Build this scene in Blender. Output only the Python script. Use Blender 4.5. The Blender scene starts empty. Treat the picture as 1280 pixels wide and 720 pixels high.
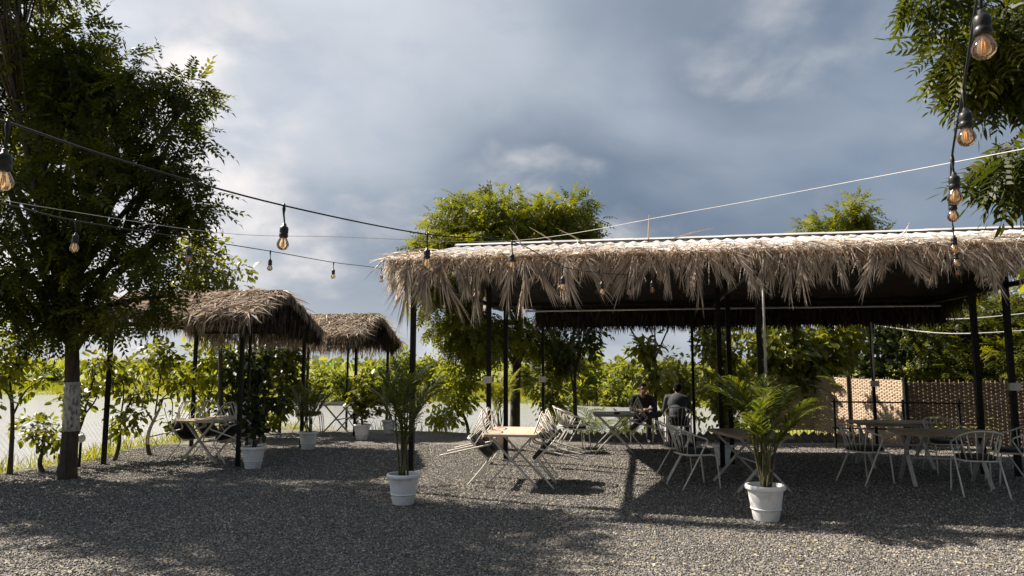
import bpy, math, random
import numpy as np
from mathutils import Vector, Matrix, Euler

R = math.radians
SC = bpy.context.scene
COL = SC.collection
rng = np.random.default_rng(7)
random.seed(7)

# ------------------------------------------------------------------ camera
F_PX, CX, CY, HOR, CAM_H = 900.0, 640.0, 360.0, 458.0, 1.65
PITCH = math.atan((HOR - CY) / F_PX)
cam_d = bpy.data.cameras.new('camera')
cam_d.sensor_width = 36.0
cam_d.lens = F_PX / 1280.0 * 36.0
cam_d.clip_start = 0.05
cam_d.clip_end = 6000
cam = bpy.data.objects.new('camera', cam_d)
COL.objects.link(cam)
cam.location = (0, 0, CAM_H)
cam.rotation_euler = (math.pi / 2 + PITCH, 0, 0)
SC.camera = cam

# ------------------------------------------------------------------ light
SUN_VEC = Vector((-0.91, 0.46, 1.0)).normalized()
SUN_EL = math.asin(SUN_VEC.z)
SUN_AZ = math.atan2(SUN_VEC.x, SUN_VEC.y)      # from +Y towards +X
world = bpy.data.worlds.new('World')
SC.world = world
world.use_nodes = True


def build_world():
    nt = world.node_tree
    nt.nodes.clear()
    N, L = nt.nodes.new, nt.links.new
    out = N('ShaderNodeOutputWorld')
    bg = N('ShaderNodeBackground')
    L(bg.outputs[0], out.inputs[0])
    bg.inputs[1].default_value = 0.48
    sky = N('ShaderNodeTexSky')
    sky.sky_type = 'NISHITA'
    sky.sun_disc = False
    sky.sun_elevation = SUN_EL
    sky.sun_rotation = SUN_AZ
    sky.dust_density = 2.0
    tc = N('ShaderNodeTexCoord')
    nrm = N('ShaderNodeVectorMath'); nrm.operation = 'NORMALIZE'
    L(tc.outputs['Generated'], nrm.inputs[0])
    sep = N('ShaderNodeSeparateXYZ'); L(nrm.outputs[0], sep.inputs[0])

    def math_n(op, a, b=None, clamp=False):
        m = N('ShaderNodeMath'); m.operation = op; m.use_clamp = clamp
        for i, v in enumerate((a, b)):
            if v is None:
                continue
            if isinstance(v, (int, float)):
                m.inputs[i].default_value = v
            else:
                L(v, m.inputs[i])
        return m.outputs[0]

    def rmap(v, a, b, c, d, smooth=True):
        m = N('ShaderNodeMapRange')
        m.interpolation_type = 'SMOOTHSTEP' if smooth else 'LINEAR'
        L(v, m.inputs[0])
        for i, x in enumerate((a, b, c, d)):
            m.inputs[i + 1].default_value = x
        return m.outputs[0]

    def mix(fac, a, b):
        m = N('ShaderNodeMix'); m.data_type = 'RGBA'
        if isinstance(fac, (int, float)):
            m.inputs[0].default_value = fac
        else:
            L(fac, m.inputs[0])
        for i, v in ((6, a), (7, b)):
            if isinstance(v, tuple):
                m.inputs[i].default_value = (*v, 1)
            else:
                L(v, m.inputs[i])
        return m.outputs[2]
    # clouds live on a flat layer overhead
    zz = math_n('ADD', math_n('MAXIMUM', sep.outputs[2], 0.0), 0.42)
    comb = N('ShaderNodeCombineXYZ')
    L(math_n('DIVIDE', sep.outputs[0], zz), comb.inputs[0])
    L(math_n('DIVIDE', sep.outputs[1], zz), comb.inputs[1])

    def noise(scale, detail, rough, off, dist=0.0):
        mp = N('ShaderNodeMapping'); mp.inputs[1].default_value = off
        L(comb.outputs[0], mp.inputs[0])
        n = N('ShaderNodeTexNoise')
        n.inputs['Scale'].default_value = scale
        n.inputs['Detail'].default_value = detail
        n.inputs['Roughness'].default_value = rough
        n.inputs['Distortion'].default_value = dist
        L(mp.outputs[0], n.inputs['Vector'])
        return n.outputs[0]
    big = noise(1.1, 3, 0.45, (3.1, 2.2, 0), 0.2)
    med = noise(2.3, 7, 0.48, (7.3, 0.4, 0), 0.3)
    fine = noise(6.5, 7, 0.52, (1.2, 5.5, 0), 0.3)
    dot = N('ShaderNodeVectorMath'); dot.operation = 'DOT_PRODUCT'
    L(nrm.outputs[0], dot.inputs[0]); dot.inputs[1].default_value = SUN_VEC
    toward = rmap(dot.outputs['Value'], 0.2, 0.98, 0.0, 1.0)
    # dull blue-grey storm cloud, paler where it is thin and towards the sun
    thick = rmap(math_n('ADD', math_n('MULTIPLY', big, 0.6), math_n('MULTIPLY', med, 0.4)), 0.38, 0.62, 0, 1)
    dark = mix(toward, (0.135, 0.185, 0.265), (0.38, 0.44, 0.52))
    pale = mix(toward, (0.30, 0.36, 0.445), (0.74, 0.77, 0.82))
    cloud = mix(thick, pale, dark)
    # soft bright cumulus: more of it near the sun and low over the horizon
    low = rmap(sep.outputs[2], 0.05, 0.26, 1.0, 0.0)
    puff_in = math_n('ADD', math_n('ADD', math_n('MULTIPLY', fine, 0.24), math_n('MULTIPLY', med, 0.76)),
                     math_n('ADD', math_n('MULTIPLY', low, 0.12), math_n('MULTIPLY', toward, 0.07)))
    puff = rmap(puff_in, 0.55, 0.80, 0, 0.9)
    white = mix(toward, (0.72, 0.73, 0.75), (1.22, 1.11, 1.04))
    cloud = mix(puff, cloud, white)
    # haze band along the horizon
    hz = rmap(sep.outputs[2], -0.02, 0.16, 0.72, 0.0)
    cloud = mix(hz, cloud, mix(toward, (0.50, 0.545, 0.60), (0.70, 0.70, 0.70)))
    skyc = N('ShaderNodeVectorMath'); skyc.operation = 'SCALE'
    L(sky.outputs[0], skyc.inputs[0]); skyc.inputs[3].default_value = 0.085
    cover = rmap(math_n('ADD', math_n('MULTIPLY', big, 0.5), math_n('MULTIPLY', fine, 0.5)), 0.34, 0.5, 0.72, 0.97)
    fin = mix(cover, skyc.outputs[0], cloud)
    L(fin, bg.inputs[0])


build_world()
sun_d = bpy.data.lights.new('sun', 'SUN')
sun_d.energy = 5.0
sun_d.angle = R(0.55)
sun_d.color = (1.0, 0.905, 0.78)
sun = bpy.data.objects.new('sun', sun_d)
COL.objects.link(sun)
sun.location = (-20, 12, 25)
sun.rotation_euler = (-SUN_VEC).to_track_quat('-Z', 'Y').to_euler()

SC.view_settings.view_transform = 'Standard'
SC.view_settings.look = 'None'
SC.view_settings.exposure = 1.2
SC.view_settings.gamma = 1.0
SC.render.engine = 'CYCLES'
SC.cycles.max_bounces = 8
SC.cycles.transparent_max_bounces = 12


# ------------------------------------------------------------------ helpers
def at(px, py, d=None, z=None):
    """world point seen at a photograph position, at depth d or at height z"""
    a, b = (px - CX) / F_PX, (CY - py) / F_PX
    c, s = math.cos(PITCH), math.sin(PITCH)
    dx, dy, dz = a, c - b * s, s + b * c
    t = d / dy if d is not None else (z - CAM_H) / dz
    return Vector((dx * t, dy * t, CAM_H + dz * t))


def G(px, py):
    return at(px, py, z=0.0)


def tag(o, label=None, cat=None, group=None, kind=None):
    for k, v in (('label', label), ('category', cat), ('group', group), ('kind', kind)):
        if v:
            o[k] = v
    return o


def empty(name, loc=(0, 0, 0), rz=0.0, parent=None):
    o = bpy.data.objects.new(name, None)
    o.empty_display_size = 0.1
    COL.objects.link(o)
    o.location = loc
    o.rotation_euler = (0, 0, rz)
    o.parent = parent
    return o


KIDS = {}


def link(name, me, parent=None):
    o = bpy.data.objects.new(name, me)
    COL.objects.link(o)
    if parent is not None:
        o.parent = parent
        KIDS.setdefault(parent.name, []).append(o)
    return o


def copy_tree(o, parent=None):
    c = o.copy()
    COL.objects.link(c)
    c.parent = parent
    if parent is not None:
        KIDS.setdefault(parent.name, []).append(c)
    for ch in list(KIDS.get(o.name, [])):
        copy_tree(ch, c)
    return c


class MB:
    def __init__(s):
        s.v, s.f = [], []

    def add(s, vs, fs):
        o = len(s.v)
        s.v += [tuple(v) for v in vs]
        s.f += [tuple(i + o for i in f) for f in fs]
        return s

    def box(s, c, size, rot=None, taper=1.0):
        hx, hy, hz = size[0] / 2, size[1] / 2, size[2] / 2
        vs = []
        for z in (-1, 1):
            k = taper if z > 0 else 1
            for x, y in ((-1, -1), (1, -1), (1, 1), (-1, 1)):
                vs.append(Vector((x * hx * k, y * hy * k, z * hz)))
        if rot is not None:
            vs = [rot @ v for v in vs]
        c = Vector(c)
        return s.add([v + c for v in vs],
                     [(3, 2, 1, 0), (4, 5, 6, 7), (0, 1, 5, 4), (1, 2, 6, 5), (2, 3, 7, 6), (3, 0, 4, 7)])

    def bar(s, a, b, w, h, up=(0, 0, 1)):
        a, b = Vector(a), Vector(b)
        x = (b - a).normalized()
        y = Vector(up).cross(x)
        if y.length < 1e-4:
            y = Vector((1, 0, 0)).cross(x)
        y.normalize()
        z = x.cross(y)
        m = Matrix((x, y, z)).transposed()
        return s.box((a + b) / 2, ((b - a).length, w, h), m)

    def tube(s, pts, r, n=8, closed=False):
        pts = [Vector(p) for p in pts]
        k = len(pts)
        rr = r if hasattr(r, '__len__') else [r] * k
        tang = []
        for i in range(k):
            if closed:
                t = pts[(i + 1) % k] - pts[i - 1]
            else:
                t = pts[min(i + 1, k - 1)] - pts[max(i - 1, 0)]
            tang.append(t.normalized() if t.length > 1e-9 else Vector((0, 0, 1)))
        t0 = tang[0]
        nrm = t0.orthogonal().normalized()
        vs = []
        for i in range(k):
            if i:
                nrm = nrm - tang[i] * nrm.dot(tang[i])
                nrm = nrm.normalized() if nrm.length > 1e-6 else tang[i].orthogonal().normalized()
            b = tang[i].cross(nrm)
            for j in range(n):
                a = 2 * math.pi * j / n
                vs.append(pts[i] + (nrm * math.cos(a) + b * math.sin(a)) * rr[i])
        fs = []
        for i in range(k if closed else k - 1):
            i2 = (i + 1) % k
            for j in range(n):
                j2 = (j + 1) % n
                fs.append((i * n + j, i * n + j2, i2 * n + j2, i2 * n + j))
        if not closed:
            fs.append(tuple(range(n - 1, -1, -1)))
            fs.append(tuple((k - 1) * n + j for j in range(n)))
        return s.add(vs, fs)

    def lathe(s, prof, n=24, o=(0, 0, 0)):
        vs, fs = [], []
        for r, z in prof:
            for j in range(n):
                a = 2 * math.pi * j / n
                vs.append((o[0] + r * math.cos(a), o[1] + r * math.sin(a), o[2] + z))
        for i in range(len(prof) - 1):
            for j in range(n):
                j2 = (j + 1) % n
                fs.append((i * n + j, i * n + j2, (i + 1) * n + j2, (i + 1) * n + j))
        if prof[0][0] > 1e-5:
            fs.append(tuple(range(n - 1, -1, -1)))
        if prof[-1][0] > 1e-5:
            fs.append(tuple((len(prof) - 1) * n + j for j in range(n)))
        return s.add(vs, fs)

    def mesh(s, name, m, smooth=False):
        me = bpy.data.meshes.new(name)
        me.from_pydata(s.v, [], s.f)
        me.materials.append(m)
        if smooth:
            me.polygons.foreach_set('use_smooth', [True] * len(me.polygons))
        me.update()
        return me

    def build(s, name, m, parent=None, smooth=False):
        return link(name, s.mesh(name, m, smooth), parent)


def smooth_path(pts, n=6):
    """Catmull-Rom through pts"""
    P = [Vector(p) for p in pts]
    P = [2 * P[0] - P[1]] + P + [2 * P[-1] - P[-2]]
    out = []
    for i in range(1, len(P) - 2):
        for j in range(n):
            t = j / n
            a, b, c, d = P[i - 1], P[i], P[i + 1], P[i + 2]
            out.append(0.5 * ((2 * b) + (c - a) * t + (2 * a - 5 * b + 4 * c - d) * t * t + (3 * b - a - 3 * c + d) * t ** 3))
    out.append(P[-2])
    return out


# ------------------------------------------------------------------ materials
def new_mat(name):
    m = bpy.data.materials.new(name)
    m.use_nodes = True
    nt = m.node_tree
    b = nt.nodes['Principled BSDF']
    return m, nt, b


def mat(name, col, rough=0.6, col2=None, scale=12.0, bump=0.0, bscale=None, metal=0.0, spec=0.4, stretch=(1, 1, 1),
        detail=5, contrast=(0.35, 0.65)):
    m, nt, b = new_mat(name)
    N, L = nt.nodes.new, nt.links.new
    b.inputs['Roughness'].default_value = rough
    b.inputs['Metallic'].default_value = metal
    b.inputs['Specular IOR Level'].default_value = spec
    b.inputs['Base Color'].default_value = (*col, 1)
    if col2 or bump:
        tc = N('ShaderNodeTexCoord')
        mp = N('ShaderNodeMapping'); mp.inputs[3].default_value = stretch
        L(tc.outputs['Object'], mp.inputs[0])
        n = N('ShaderNodeTexNoise')
        n.inputs['Scale'].default_value = scale
        n.inputs['Detail'].default_value = detail
        n.inputs['Roughness'].default_value = 0.6
        L(mp.outputs[0], n.inputs['Vector'])
        if col2:
            cr = N('ShaderNodeValToRGB')
            cr.color_ramp.elements[0].position = contrast[0]
            cr.color_ramp.elements[1].position = contrast[1]
            cr.color_ramp.elements[0].color = (*col, 1)
            cr.color_ramp.elements[1].color = (*col2, 1)
            L(n.outputs[0], cr.inputs[0])
            L(cr.outputs[0], b.inputs['Base Color'])
        if bump:
            n2 = n
            if bscale:
                n2 = N('ShaderNodeTexNoise')
                n2.inputs['Scale'].default_value = bscale
                n2.inputs['Detail'].default_value = 6
                L(mp.outputs[0], n2.inputs['Vector'])
            bp = N('ShaderNodeBump')
            bp.inputs['Strength'].default_value = bump
            bp.inputs['Distance'].default_value = 0.02
            L(n2.outputs[0], bp.inputs['Height'])
            L(bp.outputs[0], b.inputs['Normal'])
    return m


def leaf_mat(name, cols, trans=0.4, rough=0.45, tcol=None, spec=0.35):
    """leaf: colour picked per leaf from its own random number, light passes through"""
    m, nt, b = new_mat(name)
    N, L = nt.nodes.new, nt.links.new
    at_ = N('ShaderNodeAttribute'); at_.attribute_name = 'rnd'
    cr = N('ShaderNodeValToRGB')
    els = cr.color_ramp.elements
    while len(els) < len(cols):
        els.new(0.5)
    for i, c in enumerate(cols):
        els[i].position = i / (len(cols) - 1)
        els[i].color = (*c, 1)
    L(at_.outputs['Fac'], cr.inputs[0])
    L(cr.outputs[0], b.inputs['Base Color'])
    b.inputs['Roughness'].default_value = rough
    b.inputs['Specular IOR Level'].default_value = spec
    tr = N('ShaderNodeBsdfTranslucent')
    mx = N('ShaderNodeMix'); mx.data_type = 'RGBA'; mx.blend_type = 'MULTIPLY'
    mx.inputs[0].default_value = 1.0
    L(cr.outputs[0], mx.inputs[6])
    mx.inputs[7].default_value = (*(tcol or (1.9, 2.0, 0.8)), 1)
    L(mx.outputs[2], tr.inputs[0])
    ms = N('ShaderNodeMixShader'); ms.inputs[0].default_value = trans
    L(b.outputs[0], ms.inputs[1]); L(tr.outputs[0], ms.inputs[2])
    L(ms.outputs[0], nt.nodes['Material Output'].inputs[0])
    return m


M = {}
M['black_steel'] = mat('black_steel', (0.006, 0.006, 0.007), 0.5, (0.014, 0.013, 0.012), 8, 0.05, spec=0.15)
M['galv'] = mat('galvanised_pipe', (0.42, 0.43, 0.44), 0.4, (0.55, 0.55, 0.55), 10, metal=0.6)
M['pvc'] = mat('white_conduit', (0.5, 0.5, 0.48), 0.5, (0.38, 0.37, 0.35), 9)
M['chair_metal'] = mat('cream_painted_tube', (0.58, 0.54, 0.47), 0.42, (0.68, 0.65, 0.58), 15)
M['cushion'] = mat('black_cushion', (0.012, 0.012, 0.014), 0.6, (0.022, 0.022, 0.026), 30, 0.2, 120)
M['table_leg'] = mat('grey_painted_bar', (0.42, 0.40, 0.37), 0.5, (0.54, 0.52, 0.48), 9, 0.05)
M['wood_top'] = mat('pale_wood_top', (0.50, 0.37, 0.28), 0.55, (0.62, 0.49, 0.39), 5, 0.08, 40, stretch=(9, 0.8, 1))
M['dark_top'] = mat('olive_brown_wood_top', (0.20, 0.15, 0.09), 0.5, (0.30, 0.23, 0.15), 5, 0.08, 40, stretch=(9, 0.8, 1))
M['pot'] = mat('white_plastic_pot', (0.80, 0.80, 0.80), 0.45, (0.50, 0.46, 0.40), 7, 0.05, 30, contrast=(0.52, 0.86))
M['pot_beige'] = mat('beige_plastic_pot', (0.60, 0.50, 0.40), 0.5, (0.52, 0.43, 0.34), 6)
M['soil'] = mat('potting_soil', (0.03, 0.022, 0.016), 0.95, (0.06, 0.045, 0.03), 40, 0.6)
M['bark'] = mat('dark_bark', (0.035, 0.027, 0.02), 0.9, (0.085, 0.068, 0.05), 9, 0.9, 14, stretch=(2.5, 2.5, 0.6))
M['lime'] = mat('limewashed_bark', (0.50, 0.48, 0.45), 0.85, (0.11, 0.095, 0.08), 14, 0.8, 16, stretch=(2, 2, 0.8), contrast=(0.46, 0.66))
M['stem'] = mat('green_brown_stem', (0.07, 0.075, 0.03), 0.6, (0.13, 0.12, 0.05), 20)
M['cable'] = mat('black_rubber_cable', (0.010, 0.010, 0.011), 0.5)
M['twine'] = mat('white_twine', (0.70, 0.68, 0.65), 0.7)
M['socket'] = mat('black_lamp_socket', (0.012, 0.012, 0.014), 0.42, (0.022, 0.022, 0.024), 40)
M['filament'] = mat('amber_filament', (0.85, 0.36, 0.10), 0.4)
M['sheet'] = mat('white_painted_sheet', (0.52, 0.51, 0.50), 0.55, (0.38, 0.365, 0.35), 3, 0.05)
M['bamboo'] = mat('bamboo_pole', (0.36, 0.27, 0.17), 0.6, (0.48, 0.38, 0.26), 12, 0.1)
M['thatch_mat'] = mat('thatch_underside', (0.008, 0.006, 0.005), 0.95, (0.028, 0.021, 0.016), 26, 0.9, 40, stretch=(1, 5, 1))  # near black: the deep shade under the roofs is part of this colour
M['brick'] = mat('weathered_brick', (0.08, 0.06, 0.05), 0.9, (0.20, 0.17, 0.15), 12, 0.4, 40)
M['weave'] = mat('woven_cane', (0.32, 0.225, 0.155), 0.8, (0.58, 0.45, 0.33), 6, 0.3, 50, stretch=(.8, .8, 7), contrast=(0.3, 0.7))
M['weave_shade'] = mat('shaded_woven_cane', (0.09, 0.062, 0.043), 0.85, (0.20, 0.145, 0.10), 6, 0.3, 50, stretch=(.8, .8, 7), contrast=(0.3, 0.7))  # same cane, with the shade on the right-hand panels put into its colour
M['box'] = mat('switch_box', (0.55, 0.54, 0.50), 0.5)
M['concrete'] = mat('rough_concrete', (0.16, 0.155, 0.15), 0.9, (0.25, 0.24, 0.225), 20, 0.4)
M['globe'] = mat('white_globe', (0.8, 0.8, 0.8), 0.3)
M['house'] = mat('pale_render', (0.60, 0.60, 0.60), 0.8, (0.5, 0.5, 0.5), 0.3)
M['houseglass'] = mat('dark_window', (0.05, 0.06, 0.07), 0.15)
M['skin'] = mat('brown_skin', (0.20, 0.105, 0.07), 0.5, (0.25, 0.135, 0.09), 20)
M['hair'] = mat('black_hair', (0.005, 0.0045, 0.004), 0.85, (0.009, 0.008, 0.007), 60, 0.6, 90, spec=0.1)
M['shirt_dark'] = mat('black_shirt', (0.016, 0.016, 0.018), 0.85, (0.024, 0.024, 0.027), 6, 0.4, 9)
M['shirt_grey'] = mat('slate_shirt', (0.045, 0.05, 0.058), 0.9, (0.06, 0.066, 0.075), 6, 0.4, 9)
M['trousers'] = mat('dark_trousers', (0.015, 0.015, 0.02), 0.85, (0.025, 0.025, 0.032), 6, 0.4, 9)
M['shoe'] = mat('dark_shoe', (0.02, 0.018, 0.016), 0.6)
TG = (2.2, 2.05, 0.55)
M['leaf_neem'] = leaf_mat('neem_leaf', [(0.022, 0.032, 0.005), (0.052, 0.064, 0.008), (0.14, 0.145, 0.018)], 0.42, tcol=TG, spec=0.25)
M['leaf_neem_bright'] = leaf_mat('young_neem_leaf', [(0.065, 0.085, 0.010), (0.11, 0.125, 0.014), (0.17, 0.17, 0.025)], 0.42, tcol=TG, spec=0.25)
M['leaf_big'] = leaf_mat('broad_leaf', [(0.065, 0.085, 0.014), (0.11, 0.125, 0.02), (0.18, 0.175, 0.04)], 0.42, 0.4, tcol=TG, spec=0.4)
M['leaf_dark'] = leaf_mat('dark_broad_leaf', [(0.018, 0.030, 0.008), (0.032, 0.048, 0.011), (0.055, 0.07, 0.016)], 0.2, 0.4, tcol=TG, spec=0.3)
M['leaf_yellow'] = leaf_mat('yellow_green_leaf', [(0.10, 0.13, 0.015), (0.155, 0.18, 0.02), (0.22, 0.23, 0.04)], 0.48, tcol=TG)
M['leaf_far'] = leaf_mat('distant_leaf', [(0.075, 0.10, 0.022), (0.12, 0.14, 0.028), (0.20, 0.20, 0.05)], 0.5, 0.7, tcol=TG)
M['leaf_palm'] = leaf_mat('palm_leaflet', [(0.045, 0.07, 0.012), (0.08, 0.10, 0.016), (0.13, 0.14, 0.025)], 0.38, 0.35, tcol=TG, spec=0.5)
M['leaf_palm_yellow'] = leaf_mat('pale_palm_leaflet', [(0.11, 0.135, 0.018), (0.16, 0.17, 0.022), (0.21, 0.20, 0.04)], 0.42, 0.35, tcol=TG, spec=0.5)
M['grass'] = leaf_mat('grass_blade', [(0.10, 0.12, 0.018), (0.17, 0.185, 0.03), (0.26, 0.24, 0.06)], 0.42, 0.6, tcol=TG)
M['dry_leaf'] = leaf_mat('dry_frond_leaflet', [(0.13, 0.10, 0.078), (0.43, 0.375, 0.32), (0.72, 0.665, 0.60)], 0.62, 0.75,
                         tcol=(1.4, 1.3, 1.2), spec=0.2)
M['straw'] = leaf_mat('thatch_straw', [(0.11, 0.082, 0.06), (0.32, 0.26, 0.205), (0.62, 0.54, 0.46)], 0.3, 0.8,
                      tcol=(1.1, 1.0, 0.9), spec=0.15)
M['shade_straw'] = leaf_mat('shaded_thatch', [(0.025, 0.018, 0.013), (0.05, 0.038, 0.028), (0.10, 0.08, 0.06)], 0.12, 0.85,
                          tcol=(1.1, 1.0, 0.9), spec=0.1)  # straw whose colour already holds the shade under eaves and gables
M['fallen'] = leaf_mat('fallen_leaf', [(0.16, 0.11, 0.05), (0.34, 0.28, 0.15), (0.55, 0.48, 0.30)], 0.2, 0.7, tcol=(1, 1, .8))


def glass_mat():
    m, nt, b = new_mat('bulb_glass')
    N, L = nt.nodes.new, nt.links.new
    tr = N('ShaderNodeBsdfTransparent'); tr.inputs[0].default_value = (0.97, 0.90, 0.76, 1)
    gl = N('ShaderNodeBsdfGlossy'); gl.inputs['Roughness'].default_value = 0.08
    gl.inputs[0].default_value = (1, 0.96, 0.9, 1)
    lw = N('ShaderNodeFresnel'); lw.inputs[0].default_value = 1.75
    df = N('ShaderNodeBsdfTranslucent'); df.inputs[0].default_value = (1.0, 0.80, 0.55, 1)
    m0 = N('ShaderNodeMixShader'); m0.inputs[0].default_value = 0.22
    L(tr.outputs[0], m0.inputs[1]); L(df.outputs[0], m0.inputs[2])
    ms = N('ShaderNodeMixShader')
    L(lw.outputs[0], ms.inputs[0]); L(m0.outputs[0], ms.inputs[1]); L(gl.outputs[0], ms.inputs[2])
    L(ms.outputs[0], nt.nodes['Material Output'].inputs[0])
    return m


M['glass'] = glass_mat()


# ------------------------------------------------------------------ leaf meshes (numpy)
def np_mesh(name, V, Q, m, rnd=None, smooth=False):
    me = bpy.data.meshes.new(name)
    V = np.ascontiguousarray(V, dtype=np.float32)
    Q = np.ascontiguousarray(Q, dtype=np.int32)
    me.vertices.add(len(V)); me.vertices.foreach_set('co', V.ravel())
    k = Q.shape[1]
    me.loops.add(Q.size); me.loops.foreach_set('vertex_index', Q.ravel())
    me.polygons.add(len(Q))
    me.polygons.foreach_set('loop_start', np.arange(0, Q.size, k, dtype=np.int32))
    if smooth:
        me.polygons.foreach_set('use_smooth', np.ones(len(Q), dtype=bool))
    if rnd is not None:
        a = me.attributes.new('rnd', 'FLOAT', 'POINT')
        a.data.foreach_set('value', np.ascontiguousarray(rnd, dtype=np.float32))
    me.materials.append(m)
    me.update(calc_edges=True)
    return me


def unit(a):
    return a / np.maximum(np.linalg.norm(a, axis=-1, keepdims=True), 1e-9)


def scatter(name, tpl, P, X, Zh, S, m, rnd=None, jit=0.15):
    """many copies of a small template joined into one mesh. X = long axis, Zh = hint for up"""
    tv, tq = tpl
    n, T = len(P), len(tv)
    X = unit(X)
    Y = unit(np.cross(Zh, X)); Z = np.cross(X, Y)
    S = np.asarray(S).reshape(n, 1, 1)
    V = (tv[None, :, 0:1] * X[:, None, :] + tv[None, :, 1:2] * Y[:, None, :] + tv[None, :, 2:3] * Z[:, None, :]) * S + P[:, None, :]
    Q = tq[None] + (np.arange(n) * T)[:, None, None]
    if rnd is None:
        rnd = rng.random(n)
    rv = np.repeat(rnd, T)
    return np_mesh(name, V.reshape(-1, 3), Q.reshape(-1, 4), m, np.clip(rv, 0, 1))


def tpl_leaf():
    v = [(0, 0, 0), (.3, .27, .06), (.7, .22, .02), (1, 0, -.14), (.7, -.22, .02), (.3, -.27, .06), (.5, 0, -.05)]
    q = [(0, 6, 2, 1), (6, 4, 3, 2), (0, 5, 4, 6)]
    return np.array(v), np.array(q)


def tpl_simple():
    v = [(0, 0, 0), (.45, .24, .05), (1, 0, -.1), (.45, -.24, .05)]
    return np.array(v), np.array([(0, 1, 2, 3)])


def tpl_sprig(pairs=5, seed=0):
    r = random.Random(seed)
    v, q = [], []

    def leaflet(o, ang, ln, w, dz):
        c, s = math.cos(ang), math.sin(ang)
        i = len(v)
        for t, u, z in ((0, 0, 0), (.4, w, .01), (1, w * .35 * r.choice((-1, 1)), dz), (.4, -w, .01)):
            v.append((o[0] + c * t * ln - s * u, o[1] + s * t * ln + c * u, o[2] + z))
        q.append((i, i + 1, i + 2, i + 3))
    for k in range(pairs):
        t = .16 + .76 * k / pairs
        z = -.22 * t * t
        for sg in (-1, 1):
            leaflet((t, 0, z), sg * R(r.uniform(42, 66)), r.uniform(.25, .36) * (1 - .35 * abs(t - .5)), .066, -.09 + r.uniform(-.06, .06))
    leaflet((.94, 0, -.2), 0, .3, .05, -.13)
    i = len(v)
    v += [(0, .007, 0), (0, -.007, 0), (.96, -.005, -.21), (.96, .005, -.21)]
    q.append((i, i + 1, i + 2, i + 3))
    return np.array(v), np.array(q)


def tpl_sprig_near(seed=4):
    """pinnate leaf seen close: sickle shaped leaflets"""
    r = random.Random(seed)
    v, q = [], []

    def leaflet(o, ang, ln, w, curve):
        i = len(v)
        pts = []
        a = ang
        p = Vector(o)
        for k in range(5):
            pts.append((p.copy(), a))
            p = p + Vector((math.cos(a), math.sin(a), -.07 - .16 * k / 4)) * ln / 4
            a -= curve / 4
        for (c, aa), ww in zip(pts, (.25, .9, 1, .62, .04)):
            sd = Vector((-math.sin(aa), math.cos(aa), .25))
            v.append(tuple(c + sd * w * ww)); v.append(tuple(c - sd * w * ww))
        for k in range(4):
            q.append((i + 2 * k, i + 2 * k + 1, i + 2 * k + 3, i + 2 * k + 2))
    for k in range(6):
        t = .14 + .80 * k / 6
        for sg in (-1, 1):
            leaflet((t, 0, -.3 * t * t), sg * R(r.uniform(52, 72)), r.uniform(.30, .38) * (1 - .4 * abs(t - .45)), .036, sg * r.uniform(.5, .95))
    leaflet((.95, 0, -.27), 0, .3, .034, .4)
    i = len(v)
    v.extend([(0, .006, 0), (0, -.006, 0), (.96, -.004, -.28), (.96, .004, -.28)])
    q.append((i, i + 1, i + 2, i + 3))
    return np.array(v), np.array(q)


TPL_LEAF, TPL_SIMPLE, TPL_SPRIG, TPL_NEAR = tpl_leaf(), tpl_simple(), tpl_sprig(), tpl_sprig_near()


def sample_lobes(lobes, n, shell=0.45):
    """lobes: rows cx,cy,cz, rx,ry,rz -> n points, more of them near the surface"""
    L_ = np.array(lobes, float)
    w = (L_[:, 3] * L_[:, 4] * L_[:, 5]) ** 0.75
    idx = rng.choice(len(L_), n, p=w / w.sum())
    d = unit(rng.normal(size=(n, 3)))
    r = rng.random(n) ** shell
    return L_[idx, :3] + d * r[:, None] * L_[idx, 3:], d, idx


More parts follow.
